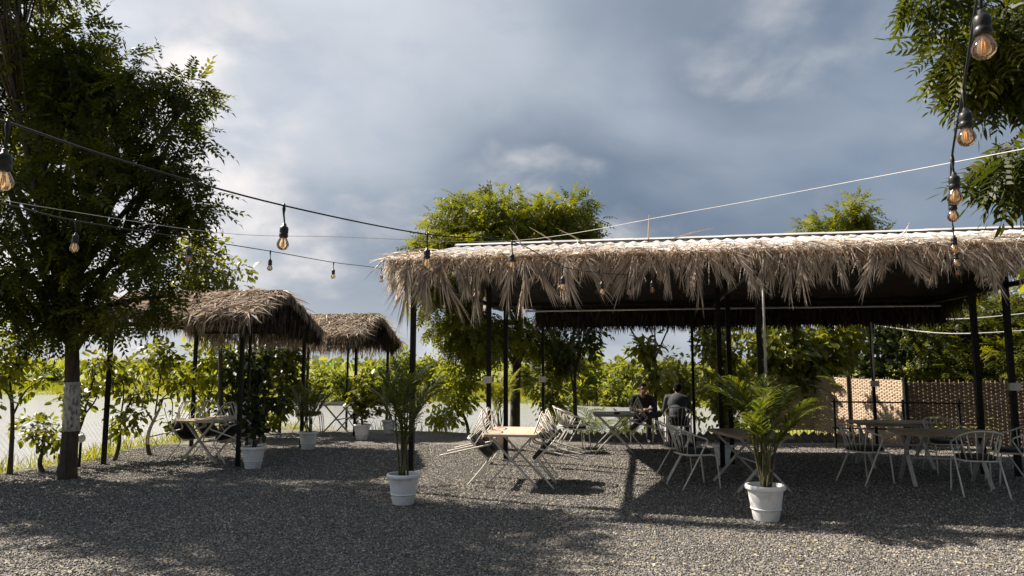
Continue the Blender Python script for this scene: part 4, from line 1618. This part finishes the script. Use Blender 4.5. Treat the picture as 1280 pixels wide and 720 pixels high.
bol = empty('garden_light', on_ground(107, 12.1))
tag(bol, 'slim black garden light with a white globe at the lake edge beside the limewashed tree', 'garden light')
MB().tube([(0, 0, -.1), (0, 0, .40)], .022, 8).build('post', M['black_steel'], bol, True)
MB().lathe([(.001, .40), (.035, .405), (.062, .43), (.07, .47), (.06, .51), (.034, .535), (.001, .54)], 16).build('globe', M['globe'], bol, True)
for px, d in ((558, 18.6),):
    q = on_ground(px, d)
    ob = MB().tube([(q.x, q.y, q.z - .2), (q.x, q.y, .55)], .03, 8).build('fence_post', M['galv'], None, True)
    tag(ob, 'short grey fence post at the lake edge behind the areca palm', 'post')

def chain_link():
    """wire mesh along the left bank"""
    pts = [Vector((-8.75, 8.2, 0)), Vector((-8.15, 11.5, 0)), Vector((-7.95, 14.5, 0)), Vector((-7.75, 17.5, 0))]
    root = empty('wire_fence', pts[0])
    tag(root, 'thin chain link wire fence on the lake bank behind the limewashed tree', 'fence')
    mb = MB()
    for a, b in zip(pts[:-1], pts[1:]):
        L_ = (b - a).length
        n = int(L_ / .11)
        for i in range(-8, n):
            for sg in (0, 1):
                t0, t1 = i / n, (i + 8) / n
                z0, z1 = (-.25, .6) if sg == 0 else (.6, -.25)
                if t0 < 0:
                    z0 = z0 + (z1 - z0) * (-t0) / (t1 - t0); t0 = 0
                if t1 > 1:
                    z1 = z0 + (z1 - z0) * (1 - t0) / (t1 - t0); t1 = 1
                p, q = a.lerp(b, t0) - pts[0], a.lerp(b, t1) - pts[0]
                p.z, q.z = z0, z1
                mb.tube([p, q], .0018, 3)
    mb.build('wire_mesh', M['galv'], root)
    for p in pts:
        q = p - pts[0]
        MB().tube([(q.x, q.y, -.7), (q.x, q.y, .66)], .02, 6).build('fence_post', M['galv'], root, True)


chain_link()


# ------------------------------------------------------------------ people
class Body:
    """overlapping tapered limbs fused into one skin by a voxel remesh"""

    def __init__(s):
        s.mb = MB()

    def cap(s, a, b, r0, r1, n=14, sx=1.0):
        a, b = Vector(a), Vector(b)
        L_ = (b - a).length
        d = (b - a).normalized()
        pts, rad = [], []
        for t in (-.98, -.8, -.4):
            pts.append(a + d * r0 * t); rad.append(r0 * math.sqrt(1 - t * t))
        pts += [a, a.lerp(b, .5), b]; rad += [r0, (r0 + r1) / 2, r1]
        for t in (.4, .8, .98):
            pts.append(b + d * r1 * t); rad.append(r1 * math.sqrt(1 - t * t))
        s.mb.tube(pts, rad, n)
        return s

    def ell(s, c, r, rot=None):
        vs, fs = [], []
        n, k = 18, 11
        for j in range(k + 1):
            th = math.pi * (j + .02) / (k + .04)
            for i in range(n):
                a = 2 * math.pi * i / n
                v = Vector((r[0] * math.sin(th) * math.cos(a), r[1] * math.sin(th) * math.sin(a), r[2] * math.cos(th)))
                if rot:
                    v.rotate(rot)
                vs.append(v + Vector(c))
        for j in range(k):
            for i in range(n):
                fs.append((j * n + i, (j + 1) * n + i, (j + 1) * n + (i + 1) % n, j * n + (i + 1) % n))
        fs.append(tuple(range(n))); fs.append(tuple(k * n + i for i in range(n - 1, -1, -1)))
        s.mb.add(vs, fs)
        return s

    def build(s, name, m, parent, vox=.011, smooth=4):
        ob = s.mb.build(name, m)
        md = ob.modifiers.new('r', 'REMESH'); md.mode = 'VOXEL'; md.voxel_size = vox; md.use_smooth_shade = True
        ms = ob.modifiers.new('s', 'SMOOTH'); ms.factor = .5; ms.iterations = smooth
        dg = bpy.context.evaluated_depsgraph_get()
        me = bpy.data.meshes.new_from_object(ob.evaluated_get(dg))
        me.name = name
        old = ob.data
        bpy.data.objects.remove(ob)
        bpy.data.meshes.remove(old)
        me.materials.clear(); me.materials.append(m)
        me.polygons.foreach_set('use_smooth', [True] * len(me.polygons))
        return link(name, me, parent)


def hand(b, wrist, fwd, palm_n, side, curl=.9):
    """palm and five bent fingers"""
    f = Vector(fwd).normalized(); nn = Vector(palm_n).normalized(); sd = f.cross(nn).normalized() * side
    w = Vector(wrist)
    for k in (-1, 0, 1):
        b.cap(w + sd * .022 * k, w + f * .075 + sd * .026 * k, .016, .015, 8)
    for k, ln in ((-1.5, .062), (-.5, .072), (.5, .076), (1.5, .068)):
        p = w + f * .08 + sd * .0185 * k
        d = f
        for j, q in enumerate((.45, .32, .25)):
            d = (d * math.cos(curl * .55) + nn * math.sin(curl * .55)).normalized()
            e = p + d * ln * q * 1.2
            b.cap(p, e, .0088 - .0007 * j, .0082 - .0007 * j, 7)
            p = e
    p = w + f * .022 + sd * .032
    d = (f * .6 + sd * .7 + nn * .3).normalized()
    e = p + d * .038
    b.cap(p, e, .0105, .0095, 7)
    b.cap(e, e + (f * .8 + nn * .5).normalized() * .03, .0095, .008, 7)


def head(b, c, look, s=1.0):
    """face looks along look (2D angle from -Y)"""
    rot = Euler((look[0], 0, look[1]))

    def T(v):
        v = Vector(v) * s
        v.rotate(rot)
        return Vector(c) + v
    b.ell(T((0, .012, .03)), (.076 * s, .094 * s, .098 * s), rot)
    b.ell(T((0, -.022, -.045)), (.056 * s, .066 * s, .066 * s), rot)
    b.cap(T((0, -.088, .018)), T((0, -.106, -.022)), .009, .014, 8)
    b.ell(T((0, -.080, -.062)), (.024, .012, .009), rot)
    b.ell(T((0, -.070, -.094)), (.026, .018, .014), rot)
    for sg in (-1, 1):
        b.ell(T((sg * .03, -.078, .03)), (.020, .012, .007), rot)
        b.ell(T((sg * .079, .012, -.002)), (.009, .018, .030), rot)
    return T


def hair_cap(parent, T, rot, s=1.0):
    b = Body()
    b.ell(T((0, .020, .047)), (.080 * s, .094 * s, .086 * s), rot)
    b.ell(T((0, .060, .0)), (.074 * s, .055 * s, .075 * s), rot)
    b.ell(T((0, -.040, .104)), (.055 * s, .042 * s, .026 * s), rot)
    for sg in (-1, 1):
        b.ell(T((sg * .066, .015, .035)), (.016 * s, .045 * s, .045 * s), rot)
    return b.build('hair', M['hair'], parent, .009, 2)


def person_front():
    p = at(806, 555, z=0)
    put_chair(p.x, p.y + .34, R(170), 'chair under the man with clasped hands', 0)
    root = empty('person', (p.x, p.y, gz(p.x, p.y) + .014))
    tag(root, 'seated person in a black shirt, ankle crossed over the knee, hands clasped', 'person')
    # faces -Y; hips at y=.32
    hip = Vector((0, .36, .55)); chest = Vector((.0, .21, .88)); neck = Vector((0, .17, 1.03))
    hd = Vector((0.005, .115, 1.155))
    kneeL, ankL = Vector((.09, -.07, .53)), Vector((.08, -.03, .09))         # planted foot
    kneeR, ankR = Vector((.33, .02, .62)), Vector((-.02, -.13, .60))         # crossed leg
    shL, shR = Vector((-.185, .19, .965)), Vector((.185, .19, .965))
    elL, elR = Vector((-.235, .11, .72)), Vector((.25, .10, .73))
    wrL, wrR = Vector((-.055, -.10, .70)), Vector((.06, -.11, .72))
    b = Body()
    b.cap(neck - Vector((0, -.01, .08)), hd - Vector((0, -.02, .06)), .055, .05)
    T = head(b, hd, (.12, .05))
    b.cap(shL, elL, .04, .036); b.cap(shR, elR, .04, .036)
    b.cap(elL, wrL, .038, .026); b.cap(elR, wrR, .038, .026)
    hand(b, wrL, (wrR - wrL) + Vector((0, -.03, -.01)), (0, .3, -1), 1, 1.0)
    hand(b, wrR, (wrL - wrR) + Vector((0, -.05, .03)), (0, .6, -.8), -1, 1.1)
    b.cap(neck - Vector((0, 0, .05)), hip, .07, .08)
    b.cap(hip + Vector((.08, 0, 0)), kneeL, .06, .045); b.cap(kneeL, ankL, .045, .035)
    b.cap(hip + Vector((.10, 0, 0)), kneeR, .06, .045); b.cap(kneeR, ankR, .045, .035)
    b.build('body', M['skin'], root, .0095, 3)
    sh = Body()
    sh.ell(chest + Vector((0, .0, .0)), (.185, .125, .19), Euler((-.35, 0, 0)))
    sh.ell((0, .32, .66), (.165, .13, .18), Euler((-.3, 0, 0)))
    sh.cap(shL + Vector((.05, 0, .0)), shR - Vector((.05, 0, .0)), .075, .075)
    sh.cap(neck - Vector((0, -.005, .05)), neck - Vector((0, -.002, .015)), .07, .062)
    for a, e, w in ((shL, elL, wrL), (shR, elR, wrR)):
        sh.cap(a, e, .068, .056)
        sh.cap(e, e.lerp(w, .35), .056, .048)
    sh.build('shirt', M['shirt_dark'], root, .012, 12)
    tr = Body()
    tr.ell(hip + Vector((0, .02, 0)), (.185, .15, .115))
    tr.cap(hip + Vector((.07, -.02, .0)), kneeL, .088, .066); tr.cap(kneeL, ankL + Vector((0, 0, .05)), .066, .054)
    tr.cap(hip + Vector((.09, -.02, .02)), kneeR, .088, .068); tr.cap(kneeR, ankR.lerp(kneeR, .12), .068, .052)
    tr.build('trousers', M['trousers'], root, .012, 4)
    for a, d in ((ankL, Vector((0, -.16, -.05))), (ankR, Vector((-.10, -.08, .03)))):
        s_ = Body()
        s_.cap(a + Vector((0, .02, -.045)), a + d, .042, .036).cap(a, a - Vector((0, 0, .03)), .042, .045)
        s_.build('shoe', M['shoe'], root, .010, 3)
    hair_cap(root, T, Euler((.12, 0, .05)))


def person_back():
    p = at(848, 560, z=0)
    y0 = p.y
    face = R(-14)
    put_chair(p.x, y0 - .06, face, 'chair under the man in the slate shirt', 0)
    root = empty('person', (p.x, y0, gz(p.x, y0) + .014), face)
    tag(root, 'seated person in a slate grey shirt with his back turned, leaning over his knees', 'person')
    # faces +Y
    hip = Vector((0, -.10, .57)); chest = Vector((0, .03, .90)); neck = Vector((0, .10, 1.05)); hd = Vector((.01, .16, 1.165))
    knL, knR = Vector((-.19, .32, .54)), Vector((.17, .33, .54))
    anL, anR = Vector((-.20, .30, .09)), Vector((.17, .32, .09))
    shL, shR = Vector((-.195, .06, .985)), Vector((.195, .06, .985))
    elL, elR = Vector((-.26, .20, .74)), Vector((.25, .21, .74))
    wrL, wrR = Vector((-.06, .36, .65)), Vector((.05, .38, .66))
    b = Body()
    b.cap(neck - Vector((0, .02, .09)), hd - Vector((0, .02, .05)), .058, .052)
    T = head(b, hd, (.25, math.pi), 1.0)
    b.cap(shL, elL, .042, .037); b.cap(shR, elR, .042, .037)
    b.cap(elL, wrL, .038, .027); b.cap(elR, wrR, .038, .027)
    hand(b, wrL, (wrR - wrL) + Vector((0, .05, 0)), (0, -.3, -1), -1, 1.0)
    hand(b, wrR, (wrL - wrR) + Vector((0, .06, .02)), (0, -.5, -.8), 1, 1.1)
    b.cap(neck - Vector((0, 0, .05)), hip, .07, .08)
    for k, a, sg in ((knL, anL, -1), (knR, anR, 1)):
        b.cap(hip + Vector((sg * .09, 0, 0)), k, .06, .045); b.cap(k, a, .045, .035)
    b.build('body', M['skin'], root, .0095, 3)
    sh = Body()
    sh.ell(chest, (.20, .135, .20), Euler((-.25, 0, 0)))
    sh.ell((0, -.06, .69), (.175, .14, .19), Euler((-.25, 0, 0)))
    sh.cap(shL + Vector((.05, 0, 0)), shR - Vector((.05, 0, 0)), .08, .08)
    sh.cap(neck - Vector((0, .02, .06)), neck - Vector((0, .01, .015)), .075, .066)
    for a, e, w in ((shL, elL, wrL), (shR, elR, wrR)):
        sh.cap(a, e, .072, .06); sh.cap(e, e.lerp(w, .45), .058, .048)
    sh.build('shirt', M['shirt_grey'], root, .012, 14)
    tr = Body()
    tr.ell(hip + Vector((0, -.02, 0)), (.19, .155, .115))
    for k, a, sg in ((knL, anL, -1), (knR, anR, 1)):
        tr.cap(hip + Vector((sg * .08, .02, 0)), k, .09, .068); tr.cap(k, a + Vector((0, 0, .04)), .068, .054)
    tr.build('trousers', M['trousers'], root, .012, 4)
    for a in (anL, anR):
        s_ = Body(); s_.cap(a + Vector((0, -.02, -.045)), a + Vector((0, .15, -.052)), .042, .036).cap(a, a - Vector((0, 0, .03)), .042, .045)
        s_.build('shoe', M['shoe'], root, .010, 3)
    hair_cap(root, T, Euler((.25, 0, math.pi)))


person_front()
person_back()


# ------------------------------------------------------------------ trees: foreground
make_tree('neem_tree', 'big dark leafy tree with a limewashed band round its trunk', 'tree', G(83, 598),
          px_lobes([(20, 60, 105, 90, 10.8), (105, 95, 75, 80, 10.6), (190, 130, 62, 55, 10.6), (120, 205, 90, 60, 10.4), (200, 215, 45, 40, 10.3), (232, 262, 52, 45, 10.4), (240, 120, 26, 22, 10.5), (250, 258, 20, 24, 10.4), (215, 170, 28, 26, 10.4),
                    (60, 285, 110, 65, 10.2), (175, 325, 75, 48, 10.4), (40, 365, 95, 45, 10.3), (130, 385, 80, 35, 10.3), (70, 400, 60, 40, 10.8),
                    (-110, 130, 110, 100, 10.8), (-90, 310, 100, 80, 10.5), (10, -60, 115, 70, 11), (-140, -80, 100, 90, 11.5),
                    (110, 150, 70, 70, 12.2), (20, 200, 70, 70, 12.4), (205, 370, 42, 26, 10.9)]) + [(-8.6, 9.2, 8.0, 1.3, 1.2, .9), (-7.1, 8.9, 7.7, .9, .9, .7)],
          610, 14, TPL_SPRIG, .34, M['leaf_neem'], clu_r=.36, trunk_r=.112, top=at(92, 330, 10.75), band=(.70, 1.42), droop=.45, rnd_bias=-.05)
make_tree('neem_tree', 'leafy tree reaching over the festoon lights with large amber bulbs', 'tree', (6.6, 5.6, gz(6.6, 5.6)),
          px_lobes([(1165, -6, 34, 10, 4.2, .25), (1222, 62, 36, 30, 4.3, .3), (1265, 85, 42, 36, 4.4, .3), (1275, 200, 26, 26, 4.2, .22), (1300, 10, 60, 36, 4.5),
                    (1360, 60, 60, 70, 4.7), (1390, -60, 90, 60, 4.8), (1335, 215, 34, 28, 4.5)]),
          210, 10, TPL_NEAR, .25, M['leaf_neem'], clu_r=.15, trunk_r=.06, top=(6.3, 5.5, 3.6), droop=.8, rnd_bias=-.05)
make_tree('leafy_sapling', 'young leafy shoot hanging before the right part of the thatch fringe', 'sapling', (3.35, 4.0, gz(3.35, 4.0)),
          px_lobes([(1290, 335, 14, 14, 4.0, .1), (1300, 372, 16, 12, 4.0, .1), (1345, 350, 40, 50, 4.1, .25)]),
          12, 4, TPL_LEAF, .085, M['leaf_yellow'], clu_r=.06, trunk_r=.02, top=(3.3, 4.0, 1.9), droop=.6)

# centre tree behind the pavilion
b_ = on_ground(645, 19.5)
make_tree('shade_tree', 'round crowned bright green tree rising behind the left end of the pavilion', 'tree', b_,
          px_lobes([(640, 285, 66, 46, 19.5), (575, 278, 36, 34, 19.2), (700, 290, 48, 42, 19.7), (610, 330, 85, 50, 19.2), (725, 335, 28, 40, 19.8),
                    (545, 330, 32, 36, 19.0), (560, 385, 38, 34, 18.9), (595, 420, 40, 32, 18.9), (662, 425, 34, 22, 19.1), (700, 445, 22, 18, 19.0)]),
          470, 16, TPL_SPRIG, .38, M['leaf_neem_bright'], clu_r=.40, trunk_r=.14, top=at(648, 390, 19.6), droop=.55, shell=.33)
# sapling row along the back
SAPS = [
    (716, 18.6, [(722, 432, 30, 26), (708, 455, 20, 20), (740, 412, 22, 14), (730, 360, 46, 30)], 90, 10, .17, 'leaf_dark', 'dark leaved sapling behind the two chairs facing a table'),
    (822, 17.4, [(806, 432, 16, 20), (818, 470, 22, 20), (800, 452, 16, 14), (760, 352, 50, 42), (812, 352, 58, 42), (858, 350, 46, 40)], 250, 10, .20, 'leaf_big', 'thin sapling with sparse large leaves behind the man with clasped hands'),  # upper lobes hide behind the roof, added to shade the rear gravel
    (585, 19.0, [(585, 470, 40, 30), (570, 502, 34, 22), (560, 520, 24, 14)], 110, 12, .15, 'leaf_yellow', 'bright yellow green shrub at the lake edge behind the sunlit table'),
    (692, 19.5, [(690, 490, 32, 28), (700, 515, 26, 16)], 70, 10, .14, 'leaf_big', 'low leafy shrub behind the tipped chairs in the sun'),
    (850, 19.0, [(848, 470, 32, 32), (870, 500, 30, 30), (838, 500, 20, 22)], 90, 9, .16, 'leaf_big', 'leafy shrub behind the man in the slate shirt'),
    (905, 18.0, [(900, 440, 34, 44), (912, 495, 30, 40), (890, 420, 24, 22)], 130, 10, .17, 'leaf_big', 'leafy bush behind the paired black posts'),
    (962, 18.8, [(965, 430, 40, 30), (952, 480, 36, 34), (985, 412, 28, 14)], 110, 10, .24, 'leaf_big', 'broad leaved tree behind the spreading areca palm'),
    (1035, 18.6, [(1030, 440, 44, 36), (1050, 415, 36, 20), (1010, 470, 32, 30)], 120, 10, .25, 'leaf_big', 'broad leaved tree behind the start of the woven fence'),
    (1098, 19.6, [(1095, 440, 40, 40), (1080, 470, 34, 26), (1120, 415, 34, 30)], 120, 10, .20, 'leaf_dark', 'dark broad leaved tree above the sunlit woven panel'),
]
for px, d, lob, nc, per, sz, m, lab in SAPS:
    q = on_ground(px, d)
    make_tree('leafy_shrub', lab, 'shrub', q, px_lobes([(*l, d + random.uniform(-.3, .3)) for l in lob]), nc, per, TPL_LEAF, sz, M[m], clu_r=.26,
              trunk_r=.045 if m != 'leaf_dark' else .06, droop=.5)
b_ = on_ground(1180, 19.5)
make_tree('shade_tree', 'dark feathery tree behind the woven fence at the pavilion end', 'tree', b_,
          px_lobes([(1165, 430, 50, 40, 19.5), (1215, 410, 50, 50, 19.8), (1190, 470, 60, 30, 19.2), (1240, 455, 50, 36, 19)]), 170, 12, TPL_SPRIG, .36, M['leaf_neem'], clu_r=.34, trunk_r=.1)
b_ = on_ground(1290, 18.5)
make_tree('shade_tree', 'tree beside the white cables beyond the open end of the pavilion', 'tree', b_,
          px_lobes([(1290, 410, 55, 50, 18.5), (1330, 380, 60, 60, 18.5), (1270, 460, 45, 30, 18.2)]), 130, 12, TPL_SPRIG, .36, M['leaf_neem'], clu_r=.34, trunk_r=.1)
make_tree('shade_tree', 'dense unseen tree added past the open right end of the pavilion to block skylight', 'tree', (13.2, 11.5, gz(13.2, 11.5)),
          [(12.8, 11.5, 2.6, 1.8, 2.0, 1.6), (13.4, 12.5, 4.4, 2.0, 2.2, 1.6), (12.6, 9.4, 2.8, 1.5, 1.6, 1.5), (14.0, 9.8, 4.6, 2, 2, 1.6)], 260, 12, TPL_SPRIG, .42, M['leaf_neem'], clu_r=.42, trunk_r=.14)  # stands out of view, added to keep skylight off the pavilion's right side
b_ = on_ground(1050, 23.5)
make_tree('shade_tree', 'tall pale green tree whose top shows above the thatched roof', 'tree', b_,
          px_lobes([(1058, 278, 40, 26, 23.5), (1035, 300, 36, 26, 23.3), (1080, 305, 30, 24, 23.4), (1010, 283, 16, 12, 23.2), (1060, 350, 50, 40, 23.5)]),
          170, 11, TPL_SPRIG, .40, M['leaf_neem_bright'], clu_r=.34, trunk_r=.12, shell=.4)
b_ = on_ground(1150, 26)
make_tree('shade_tree', 'tree with only its topmost twigs above the thatched roof', 'tree', b_,
          px_lobes([(1133, 298, 14, 8, 26), (1165, 300, 16, 8, 26), (1150, 340, 80, 40, 26), (1190, 390, 100, 60, 26)]), 120, 11, TPL_SPRIG, .40, M['leaf_neem_bright'], clu_r=.34, trunk_r=.12)

for lab, x, y in (('unseen broad tree added behind the open gravel to cut skylight on the pavilion', 3.5, -5.5), ('second unseen broad tree added across the gravel from the huts to cut skylight', -4.5, -6.0), ('unseen tree added at the near right border of the gravel to cut skylight', 10.5, -1.5)):  # crowns out of view, added to darken the pavilion's shade
    make_tree('shade_tree', lab, 'tree', (x, y, gz(x, y)), [(x + dx, y + dy, z, 2.6, 2.4, 1.7) for dx, dy, z in ((0, 0, 6), (-2.4, .6, 4.6), (2.4, .4, 4.6), (0, -1.5, 4.2), (-1, .4, 2.9), (1.2, .3, 2.7))],
              420, 12, TPL_LEAF, .34, M['leaf_dark'], clu_r=.5, trunk_r=.2, wood=False)
# left bank shrubs
LEFT = [
    (22, 11.3, [(28, 455, 30, 28), (5, 440, 30, 26), (45, 480, 18, 16), (-20, 470, 30, 40)], 46, 7, .13, 'leaf_yellow', 'sunlit sapling at the lake edge with limbs close to the water'),
    (62, 11.6, [(58, 545, 24, 14), (38, 535, 20, 14)], 22, 8, .12, 'leaf_big', 'low leafy branch growing before the bright water'),
    (104, 12.4, [(110, 480, 22, 22), (90, 505, 22, 14), (120, 455, 22, 16)], 36, 7, .13, 'leaf_big', 'shrub directly behind the limewashed trunk'),
    (150, 12.9, [(160, 525, 24, 18), (175, 495, 22, 18), (150, 470, 22, 16)], 40, 7, .14, 'leaf_big', 'shrub between the limewashed tree and the hut'),
    (193, 13.7, [(205, 445, 34, 24), (175, 455, 26, 20), (228, 480, 22, 20), (215, 525, 18, 14)], 46, 7, .14, 'leaf_big', 'leaning sapling with a pale trunk before the hut'),
    (262, 17.0, [(262, 450, 30, 34), (245, 490, 26, 26), (290, 470, 34, 34)], 110, 8, .17, 'leaf_yellow', 'sunny broad leaved bush seen through the hut beside the limewashed tree'),
    (318, 16.8, [(315, 455, 32, 36), (330, 500, 30, 26), (300, 510, 26, 20)], 110, 9, .18, 'leaf_dark', 'dark broad leaved bush behind the table under the hut'),
    (352, 18.3, [(350, 445, 30, 32), (362, 490, 24, 28), (345, 520, 22, 14)], 130, 9, .18, 'leaf_big', 'broad leaved bush between the huts at the lake edge'),
    (-40, 10.5, [(-40, 470, 50, 60), (-90, 440, 60, 60)], 80, 8, .14, 'leaf_big', 'shrub at the lake edge past the sunlit sapling'),
]
for px, d, lob, nc, per, sz, m, lab in LEFT:
    q = on_ground(px, d)
    make_tree('leafy_shrub', lab, 'shrub', q, px_lobes([(*l, d + random.uniform(-.3, .3)) for l in lob]), nc, per, TPL_LEAF, sz, M[m], clu_r=.22,
              trunk_r=.035, droop=.5, band=(.2, .9) if px == 193 else None)
# pale foliage overhanging the hut roof
b_ = on_ground(282, 16.2)
make_tree('leafy_tree', 'round leaved tree whose crown shows above the hut roof beside the limewashed tree', 'tree', b_,
          px_lobes([(285, 345, 30, 22, 16.2), (255, 320, 34, 30, 16.2), (240, 360, 30, 24, 16.0)]), 90, 10, TPL_LEAF, .15, M['leaf_big'], clu_r=.3, trunk_r=.06)


# palms on the bank
def bank_palm(px, d, h, label, n=15, seed=0):
    q = on_ground(px, d)
    root = empty('bank_palm', q)
    tag(root, label, 'palm')
    r = random.Random(seed)
    MB().tube([(0, 0, -.2), (0.02, 0, h * .3), (0, 0, h * .62)], [.13, .11, .09], 9).build('trunk', M['bark'], root, True)
    for i in range(n):
        o = link('frond', r.choice(PALM['leaf_palm']), root)
        o.location = (0, 0, h * .6)
        o.rotation_euler = Euler((0, R(r.uniform(0, 45)), i * 2.4 + r.uniform(-.2, .2)), 'XYZ')
        k = h * .55 * r.uniform(.8, 1.15)
        o.scale = (k, k, k)


bank_palm(742, 20.5, 2.5, 'small palm on the bank behind the table beside the seated man', 16, 3)
bank_palm(790, 20.8, 2.4, 'small palm on the bank nearest the man with clasped hands', 16, 4)
bank_palm(1050, 17.4, 1.5, 'young pale palm before the woven fence', 11, 6)


# ------------------------------------------------------------------ far shore
def far_tree(px, d, rx, top_y, m, label, group, nc=70, sz=.55, shape=1.0):
    q = at(px, 458, d=d)
    z0 = gz(q.x, q.y)
    k = d / F_PX
    top = at(px, top_y, d=d).z
    h = top - z0
    w = rx * k
    lob = []
    for i in range(5):
        a = random.uniform(0, 6.28); rr = random.uniform(.2, .6) * w
        lob.append((q.x + rr * math.cos(a), q.y + rr * math.sin(a), z0 + h * random.uniform(.42, .74), w * random.uniform(.42, .62), w * .55, h * random.uniform(.2, .28)))
    lob.append((q.x, q.y, z0 + h * .3, w * .8, w * .7, h * .26))
    return make_tree('far_tree', label, 'tree', (q.x, q.y, z0), lob, nc, 10, TPL_SIMPLE, sz, M[m], clu_r=w * .2, trunk_r=.16, group=group, droop=.2, shell=.4)


FARL = 'rounded green tree on the far shore of the lake'
for px, d, rx, ty in ((405, 66, 26, 452), (432, 62, 24, 458), (462, 68, 26, 450), (500, 70, 30, 436), (470, 60, 18, 470), (535, 74, 26, 440), (560, 66, 20, 455),
                      (655, 70, 24, 446), (690, 76, 20, 450), (745, 62, 38, 434), (782, 70, 36, 430), (722, 60, 24, 456), (830, 68, 34, 444), (868, 62, 28, 450),
                      (770, 58, 22, 468), (905, 70, 30, 440), (950, 66, 30, 446), (1000, 70, 34, 440),
                      (20, 92, 30, 448), (70, 95, 24, 450), (130, 100, 30, 447), (205, 98, 30, 444), (240, 92, 22, 452), (290, 90, 26, 450), (340, 84, 24, 450)):
    far_tree(px, d, rx, ty, 'leaf_far', FARL, 'trees on the far shore')


def far_wood():
    """distant belt of trees that reads as one mass"""
    n = 5200
    x = rng.uniform(-420, 420, n)
    y = 330 + rng.uniform(-60, 220, n)
    base = ground_z(x, y)
    h = 3.6 + 2.2 * np.sin(x * .05) + 1.6 * np.sin(x * .021 + 2) + rng.uniform(-1, 1, n)
    z = base + rng.random(n) ** .6 * np.maximum(h, 1)
    P = np.stack([x, y, z], -1)
    me = scatter('far_wood', TPL_LEAF, P, rng.normal(size=(n, 3)), rng.normal(size=(n, 3)) + np.array([0, 0, 1.]), rng.uniform(2.2, 4.2, n), M['leaf_far'])
    tag(link('far_wood', me), 'distant belt of trees along the horizon', 'wood', kind='stuff')


far_wood()


def far_house():
    q = at(690, 458, d=112)
    root = empty('far_house', (q.x, q.y, gz(q.x, q.y)))
    tag(root, 'pale low building beyond the far trees', 'building')
    MB().box((0, 0, 1.7), (7.5, 5, 3.8)).build('wall', M['house'], root)
    MB().box((0, 0, 3.72), (8.1, 5.6, .25)).build('roof', M['house'], root)
    for x in (-2.5, 0, 2.5):
        MB().box((x, -2.5, 1.9), (1.1, .08, 1.2)).build('window', M['houseglass'], root)
    q = at(394, 458, d=900)
    root = empty('far_tower', (q.x, q.y, gz(q.x, q.y)))
    tag(root, 'faint grey tower block on the horizon between the huts', 'building')
    MB().box((0, 0, 7), (7, 7, 15)).build('wall', M['house'], root)
    MB().box((8.5, 0, 5), (6, 7, 10)).build('wing', M['house'], root)
    MB().box((0, 0, 14.9), (7.6, 7.6, .6)).build('roof', M['house'], root)


far_house()
